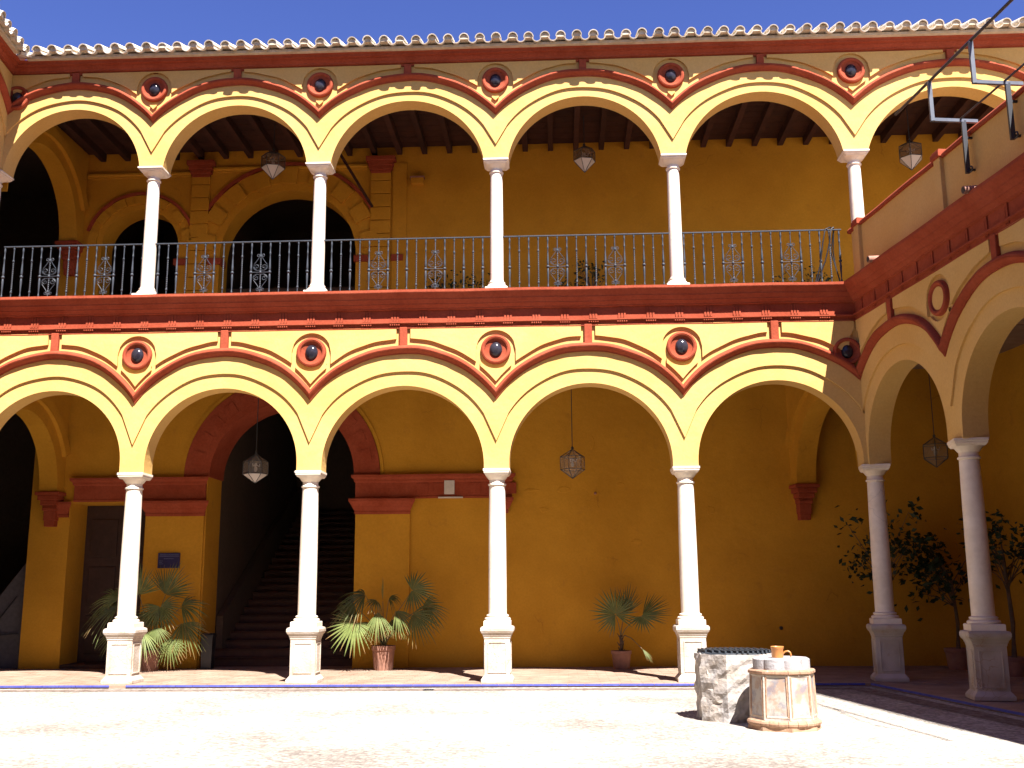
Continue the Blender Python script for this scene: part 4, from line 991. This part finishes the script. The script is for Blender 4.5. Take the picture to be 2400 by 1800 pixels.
# ================================================================== wells
def octa(cx, cy, r, z, rot, jit=0.0, n=8, rs=random):
    return [(cx+(r+rs.uniform(-jit, jit))*math.cos(2*math.pi*k/n+rot), cy+(r+rs.uniform(-jit, jit))*math.sin(2*math.pi*k/n+rot), z) for k in range(n)]
W1 = (12.74, -4.78, ZG)
T = thing('stone_well', 'rough broken stone well covered by a dark iron grate', 'well', W1)
mb = MB(); rs = random.Random(3); n = 48; rings = []
for j in range(15):
    z = ZG+0.77*j/14; row = []
    for k in range(n):
        a = 2*math.pi*k/n+0.18
        # octagonal radius
        s = 2*math.pi/8; am = ((a-0.44) % s)-s/2; r = 0.470/math.cos(am)*math.cos(s/2)*1.03
        r += 0.009*math.sin(5*a+j*0.9)+0.008*math.sin(9*a-j*1.7)+rs.uniform(-0.007, 0.007)
        if j == 14: r -= 0.012
        row.append((W1[0]+r*math.cos(a), W1[1]+r*math.sin(a), z+(rs.uniform(-0.008, 0.008) if 0 < j else 0)))
    rings.append(row)
mb.rings(rings, False, True); part('stone_body', mb, STONE, T)
for k in range(26):
    a = rs.uniform(math.pi*1.0, math.pi*2.0); z = ZG+rs.uniform(0.08, 0.66); r = 0.440
    c = Vector((W1[0]+r*math.cos(a), W1[1]+r*math.sin(a), z)); mb = MB(); q = []
    tdir = Vector((-math.sin(a), math.cos(a), 0)); od = Vector((math.cos(a), math.sin(a), 0)); sx, sz = rs.uniform(0.05, 0.13), rs.uniform(0.04, 0.10)
    m = 8; base_ = []; topr = []
    for i in range(m):
        b = 2*math.pi*i/m; f = rs.uniform(0.7, 1.1); base_.append(tuple(c+tdir*sx*f*math.cos(b)+Vector((0, 0, sz*f*math.sin(b))))); topr.append(tuple(c+od*rs.uniform(0.006, 0.018)+tdir*sx*0.72*f*math.cos(b)+Vector((0, 0, sz*0.72*f*math.sin(b)))))
    mb.rings([base_, topr]); part('rubble_stone', mb, STONE, T)
mb = MB(); mb.rings([octa(W1[0], W1[1], 0.46, ZG+0.745, 0.44), octa(W1[0], W1[1], 0.45, ZG+0.785, 0.44)]); gr = part('iron_cover', mb, IRON, T)
for k in range(13):
    x = W1[0]-0.38+k*0.0633; h = math.sqrt(max(0.43**2-(x-W1[0])**2, 0)); mb = MB(); mb.bar((x+0.1*h, W1[1]-h, ZG+0.80), (x-0.1*h, W1[1]+h, ZG+0.80), 0.022, 0.03); part('grate_bar', mb, IRON, gr)
mb = MB(); mb.bar((W1[0]-0.40, W1[1]-0.05, ZG+0.814), (W1[0]+0.40, W1[1]-0.05, ZG+0.814), 0.04, 0.012); part('cross_bar', mb, BLACK, gr)

W2 = (13.13, -5.66, ZG); rt = 0.0
T = thing('painted_well', 'octagonal well head of faded painted tiles with brick mouldings', 'well', W2)
mb = MB(); mb.rings([octa(W2[0], W2[1], 0.415, ZG, rt, 0.008), octa(W2[0], W2[1], 0.405, ZG+0.04, rt, 0.008)]); part('plinth', mb, BRICK, T)
for k in range(24):
    a = 2*math.pi*k/24+0.05; mb = MB()
    seg = [(a+0.13*(j-2)/2*0.96) for j in range(5)]; rows = []
    for aa in seg: rows.append([(W2[0]+r*math.cos(aa), W2[1]+r*math.sin(aa), ZG+z) for r, z in ((0.30, 0.04), (0.388, 0.04), (0.404, 0.06), (0.408, 0.08), (0.398, 0.10), (0.376, 0.112), (0.30, 0.114))])
    mb.rings(rows); part('base_brick', mb, BRICK, T)
mb = MB(); mb.rings([octa(W2[0], W2[1], 0.378, ZG+0.105, rt), octa(W2[0], W2[1], 0.374, ZG+0.13, rt), octa(W2[0], W2[1], 0.355, ZG+0.60, rt)]); part('tile_body', mb, AZU, T)
for k in range(8):
    a0, a1 = 2*math.pi*k/8+rt, 2*math.pi*(k+1)/8+rt
    am_ = (a0+a1)/2; wf_ = Frame((W2[0], W2[1], 0), (-math.sin(am_), math.cos(am_), 0), (math.cos(am_), math.sin(am_), 0))
    for zz in (0.135, 0.570):
        mb = MB(wf_); mb.box(-0.125, 0.125, 0.320, 0.349 if zz < 0.3 else 0.334, ZG+zz, ZG+zz+0.022); part('panel_border', mb, PED, T, bevel=0.004)
    for sx in (-1, 1):
        mb = MB(wf_); q0 = [(sx*0.118, 0.345, ZG+0.15), (sx*0.112, 0.332, ZG+0.575)]
        mb.bar(wf_.P(*q0[0]), wf_.P(*q0[1]), 0.012, 0.012) if False else None
        m3 = MB(); m3.bar(wf_.P(*q0[0]), wf_.P(*q0[1]), 0.014, 0.014); part('panel_border', m3, BRICK, T)
    mb = MB(); c, s = math.cos(a0), math.sin(a0); mb.bar((W2[0]+0.370*c, W2[1]+0.370*s, ZG+0.11), (W2[0]+0.351*c, W2[1]+0.351*s, ZG+0.60), 0.022, 0.022); part('corner_strip', mb, PED, T, bevel=0.006)
for k in range(16):
    a = 2*math.pi*k/16; mb = MB(); rows = []
    for j in range(4):
        aa = a+(2*math.pi/16)*0.97*j/3; s = 2*math.pi/8; am = ((aa-rt) % s)-s/2; q = math.cos(s/2)/math.cos(am)*0.75+0.25
        rows.append([(W2[0]+r*q*math.cos(aa), W2[1]+r*q*math.sin(aa), ZG+z) for r, z in ((0.26, 0.595), (0.364, 0.595), (0.380, 0.608), (0.380, 0.63), (0.364, 0.645), (0.26, 0.645))])
    mb.rings(rows); part('rim_brick', mb, BRICK, T)
mb = MB(); row0 = []; row1 = []; row2 = []
for k in range(72):
    a = 2*math.pi*k/72; r = 0.292+0.030*abs(math.sin(4.0*a+0.4))**0.6
    row0.append((W2[0]+r*math.cos(a), W2[1]+r*math.sin(a), ZG+0.643)); row1.append((W2[0]+r*math.cos(a), W2[1]+r*math.sin(a), ZG+0.755)); row2.append((W2[0]+(r-0.02)*math.cos(a), W2[1]+(r-0.02)*math.sin(a), ZG+0.768))
mb.rings([row0, row1, row2]); part('lobed_stone', mb, GREYST, T)
MG = (13.08, -5.74, ZG+0.768)
T = thing('clay_mug', 'orange clay mug standing on the lobed well stone', 'mug', MG)
mb = MB(); mb.lathe(MG[0], MG[1], [(0.062, MG[2]), (0.066, MG[2]+0.01), (0.066, MG[2]+0.095), (0.072, MG[2]+0.103), (0.074, MG[2]+0.122), (0.070, MG[2]+0.126), (0.063, MG[2]+0.12), (0.060, MG[2]+0.02), (0.001, MG[2]+0.015)], 28); part('cup', mb, MUGM, T, smooth=50)
mb = MB(); mb.tube([(MG[0]+0.06, MG[1]-0.01, MG[2]+0.045), (MG[0]+0.085, MG[1]-0.015, MG[2]+0.068), (MG[0]+0.115, MG[1]-0.02, MG[2]+0.074), (MG[0]+0.138, MG[1]-0.024, MG[2]+0.058), (MG[0]+0.146, MG[1]-0.026, MG[2]+0.03), (MG[0]+0.14, MG[1]-0.026, MG[2]+0.005)], 0.0095, 8); part('handle', mb, MUGM, T, smooth=60)

# ================================================================== awning brackets and rods
for k, (u, lab) in enumerate(((4.19, 'black awning bracket bolted to the terrace parapet, farther one'), (5.30, 'black awning bracket bolted to the terrace parapet, nearest the right edge'))):
    T = thing('awning_bracket', lab, 'bracket', RIGHT.P(u, 0.26, 6.95), 'awning brackets on the parapet')
    mb = MB(); mb.bar(RIGHT.P(u, 0.255, 6.93), RIGHT.P(u, 0.255, 7.70), 0.06, 0.045); part('wall_bar', mb, BLACK, T)
    mb = MB(); mb.bar(RIGHT.P(u, 0.05, 7.70), RIGHT.P(u, 0.72, 7.70), 0.045, 0.045); part('arm', mb, GREYM, T)
    mb = MB(); mb.bar(RIGHT.P(u, 0.70, 7.68), RIGHT.P(u, 0.70, 8.26), 0.05, 0.05); part('upright', mb, GREYM, T)
    mb = MB(); mb.tube([RIGHT.P(u+0.05+0.04*math.cos(a), 0.24, 6.97+0.04*math.sin(a)) for a in [2*math.pi*i/12 for i in range(13)]], 0.012, 5); part('fixing_ring', mb, BLACK, T)
    for zb in (6.98, 7.45):
        mb = MB(); mb.bar(RIGHT.P(u, 0.10, zb), RIGHT.P(u, 0.26, zb), 0.03, 0.03); part('bolt', mb, BLACK, T)
mb = MB(); mb.tube([RIGHT.P(3.15, 0.70, 8.27), RIGHT.P(6, 0.70, 8.275), RIGHT.P(12, 0.70, 8.27)], 0.021, 8)
solo('awning_rod', mb, BLACK, 'long dark awning rod crossing the sky at upper right', 'rod', RIGHT.P(4, 0.7, 8.27), smooth=60)
mb = MB(); mb.tube([RIGHT.P(4.15, 0.30, 7.72), RIGHT.P(8, 0.30, 7.72)], 0.015, 6); mb.tube([RIGHT.P(8, 0.30, 7.72), RIGHT.P(11, 0.30, 7.72)], 0.015, 6)
solo('awning_rod', mb, BLACK, 'shorter dark rod linking the two awning brackets', 'rod', RIGHT.P(5, 0.3, 7.72), smooth=60)
mb = MB()
for ua, ub, sg in ((6.4, 8.8, 0.55), (8.8, 11.2, 0.75)):
    mb.tube([RIGHT.P(ua+(ub-ua)*k/14, 0.70+0.35*math.sin(math.pi*k/14), 8.25-sg*math.sin(math.pi*k/14)) for k in range(15)], 0.014, 6)
solo('awning_cable', mb, BLACK, 'slack awning cable beyond the right picture edge', 'cable', RIGHT.P(8, 0.7, 8.2))
for k, (u, lab) in enumerate(((1.55, 'clay drain spout on the red cornice near the corner'), (4.55, 'clay drain spout on the red cornice nearer the right edge'))):
    T = thing('drain_spout', lab, 'spout', RIGHT.P(u, 0.5, 6.5), 'clay drain spouts on the right wing')
    mb = MB(); A, B = Vector(RIGHT.P(u, 0.30, 6.555)), Vector(RIGHT.P(u, 0.555, 6.535)); mb.tube([tuple(A), tuple(B)], 0.055, 12); part('pipe', mb, POT, T, smooth=50)
    mb = MB(); mb.tube([tuple(B-(B-A).normalized()*0.002), tuple(B+(B-A).normalized()*0.004)], 0.041, 12); part('dark_mouth_disc', mb, BLACK, T)  # black disc on the solid pipe end stands for its shaded hollow

# ================================================================== small things on the walls
T = thing('blue_sign', 'small blue notice board on the pier above the palm', 'sign', (2.70, 3.33, 1.99))
mb = MB(); mb.box(2.475, 2.925, 3.305, 3.335, 1.84, 2.145); part('board', mb, SIGN, T, bevel=0.004)
TXT = mat('pale_lettering', (0.13, 0.13, 0.24), scale=5, rough=0.6)
for j, (z, a, b, hh) in enumerate(((2.108, 2.52, 2.90, 0.016), (2.078, 2.51, 2.91, 0.016), (2.030, 2.60, 2.80, 0.012), (1.985, 2.51, 2.58, 0.010), (1.955, 2.51, 2.56, 0.010), (1.925, 2.51, 2.59, 0.010))):
    mb = MB(); x = a
    while x < b:
        l = random.uniform(0.012, 0.03); mb.box(x, min(x+l, b), 3.3015, 3.306, z-hh/2, z+hh/2); x += l+0.006
    part('lettering', mb, TXT, T)
T = thing('wall_plaque', 'small pale plaque on the red band near the centre column', 'plaque', (8.42, 3.30, 3.4))
mb = MB(); mb.box(8.32, 8.53, 3.285, 3.345, 3.28, 3.56); part('panel', mb, WHITE, T, bevel=0.005)
mb = MB(); mb.box(8.20, 8.70, 3.27, 3.345, 3.20, 3.225); part('shelf', mb, WHITE, T)
T = thing('wall_box', 'small box lamp on the ochre wall of the upper gallery', 'lamp', (7.70, 3.35, 10.08))
mb = MB(); mb.box(7.56, 7.83, 3.28, 3.41, 9.99, 10.12); part('case', mb, YI, T, bevel=0.01)
mb = MB(); mb.box(7.54, 7.85, 3.26, 3.41, 10.12, 10.15); part('lid', mb, POT, T)
mb = MB(); mb.bar((5.98, 2.9, 10.72), (6.76, 3.15, 9.42), 0.05, 0.05)
solo('wooden_strut', mb, WOOD, 'dark diagonal strut below the upper gallery ceiling', 'strut', (6.4, 3, 10))
T = thing('leaning_board', 'pale board leaning in the dark passage at the left edge', 'board', (-0.9, 3.6, ZF))
mb = MB(); v = [(-1.95, 3.55, ZF), (-0.36, 3.60, ZF), (-0.33, 3.80, 2.10), (-0.42, 3.80, 2.10)]
f_ = [mb.p(*q) for q in v]; g_ = [mb.p(q[0], q[1]+0.04, q[2]) for q in v]; mb.f.append(tuple(f_)); mb.f.append(tuple(reversed(g_)))
for k in range(4): mb.f.append((f_[k], g_[k], g_[(k+1) % 4], f_[(k+1) % 4]))
part('panel', mb, mat('dark_grey_board', (0.13, 0.12, 0.12), scale=4, rough=0.8), T)  # one even dark grey over the whole panel
mb = MB(); mb.bar((-1.20, 3.55, 0.50), (-0.45, 3.58, 0.55), 0.03, 0.02); mb.bar((-1.10, 3.56, 0.52), (-0.55, 3.62, 1.30), 0.02, 0.02); part('strap', mb, BLACK, T)
T = thing('waste_bin', 'small black bin beside the foot of the stairs', 'bin', (3.60, 3.30, ZF))
mb = MB(); mb.square(3.62, 3.25, [(0.10, ZF), (0.115, ZF+0.62)]); part('body', mb, BLACK, T); mb = MB(); mb.square(3.62, 3.25, [(0.125, ZF+0.62), (0.125, ZF+0.66), (0.10, ZF+0.69)]); part('lid', mb, BLACK, T)
T = thing('floor_drain', 'tiny dark iron drain in the pebble border near the centre column', 'drain', (8.55, -0.95, ZG))
mb = MB(); mb.box(8.47, 8.63, -1.03, -0.89, ZG-0.01, ZG+0.012); part('frame', mb, BLACK, T)
for k in range(4): mb = MB(); mb.box(8.485+k*0.036, 8.505+k*0.036, -1.02, -0.90, ZG+0.012, ZG+0.018); part('grate_bar', mb, IRON, T)
mb = MB(); pts = [(9.40+0.16*math.cos(a)*f, -6.0+0.10*math.sin(a)*f) for a, f in zip([2*math.pi*k/9 for k in range(9)], (1, .8, 1.1, .9, 1, .85, 1.05, .9, 1))]
mb.rings([[(x, y, ZG-0.01) for x, y in pts], [(9.40+(x-9.40)*0.85, -6.0+(y+6.0)*0.85, ZG+0.012) for x, y in pts]])
solo('paving_stone', mb, GREYST, 'flat grey stone set in the pale pebble paving', 'stone', (9.4, -6.0, ZG))
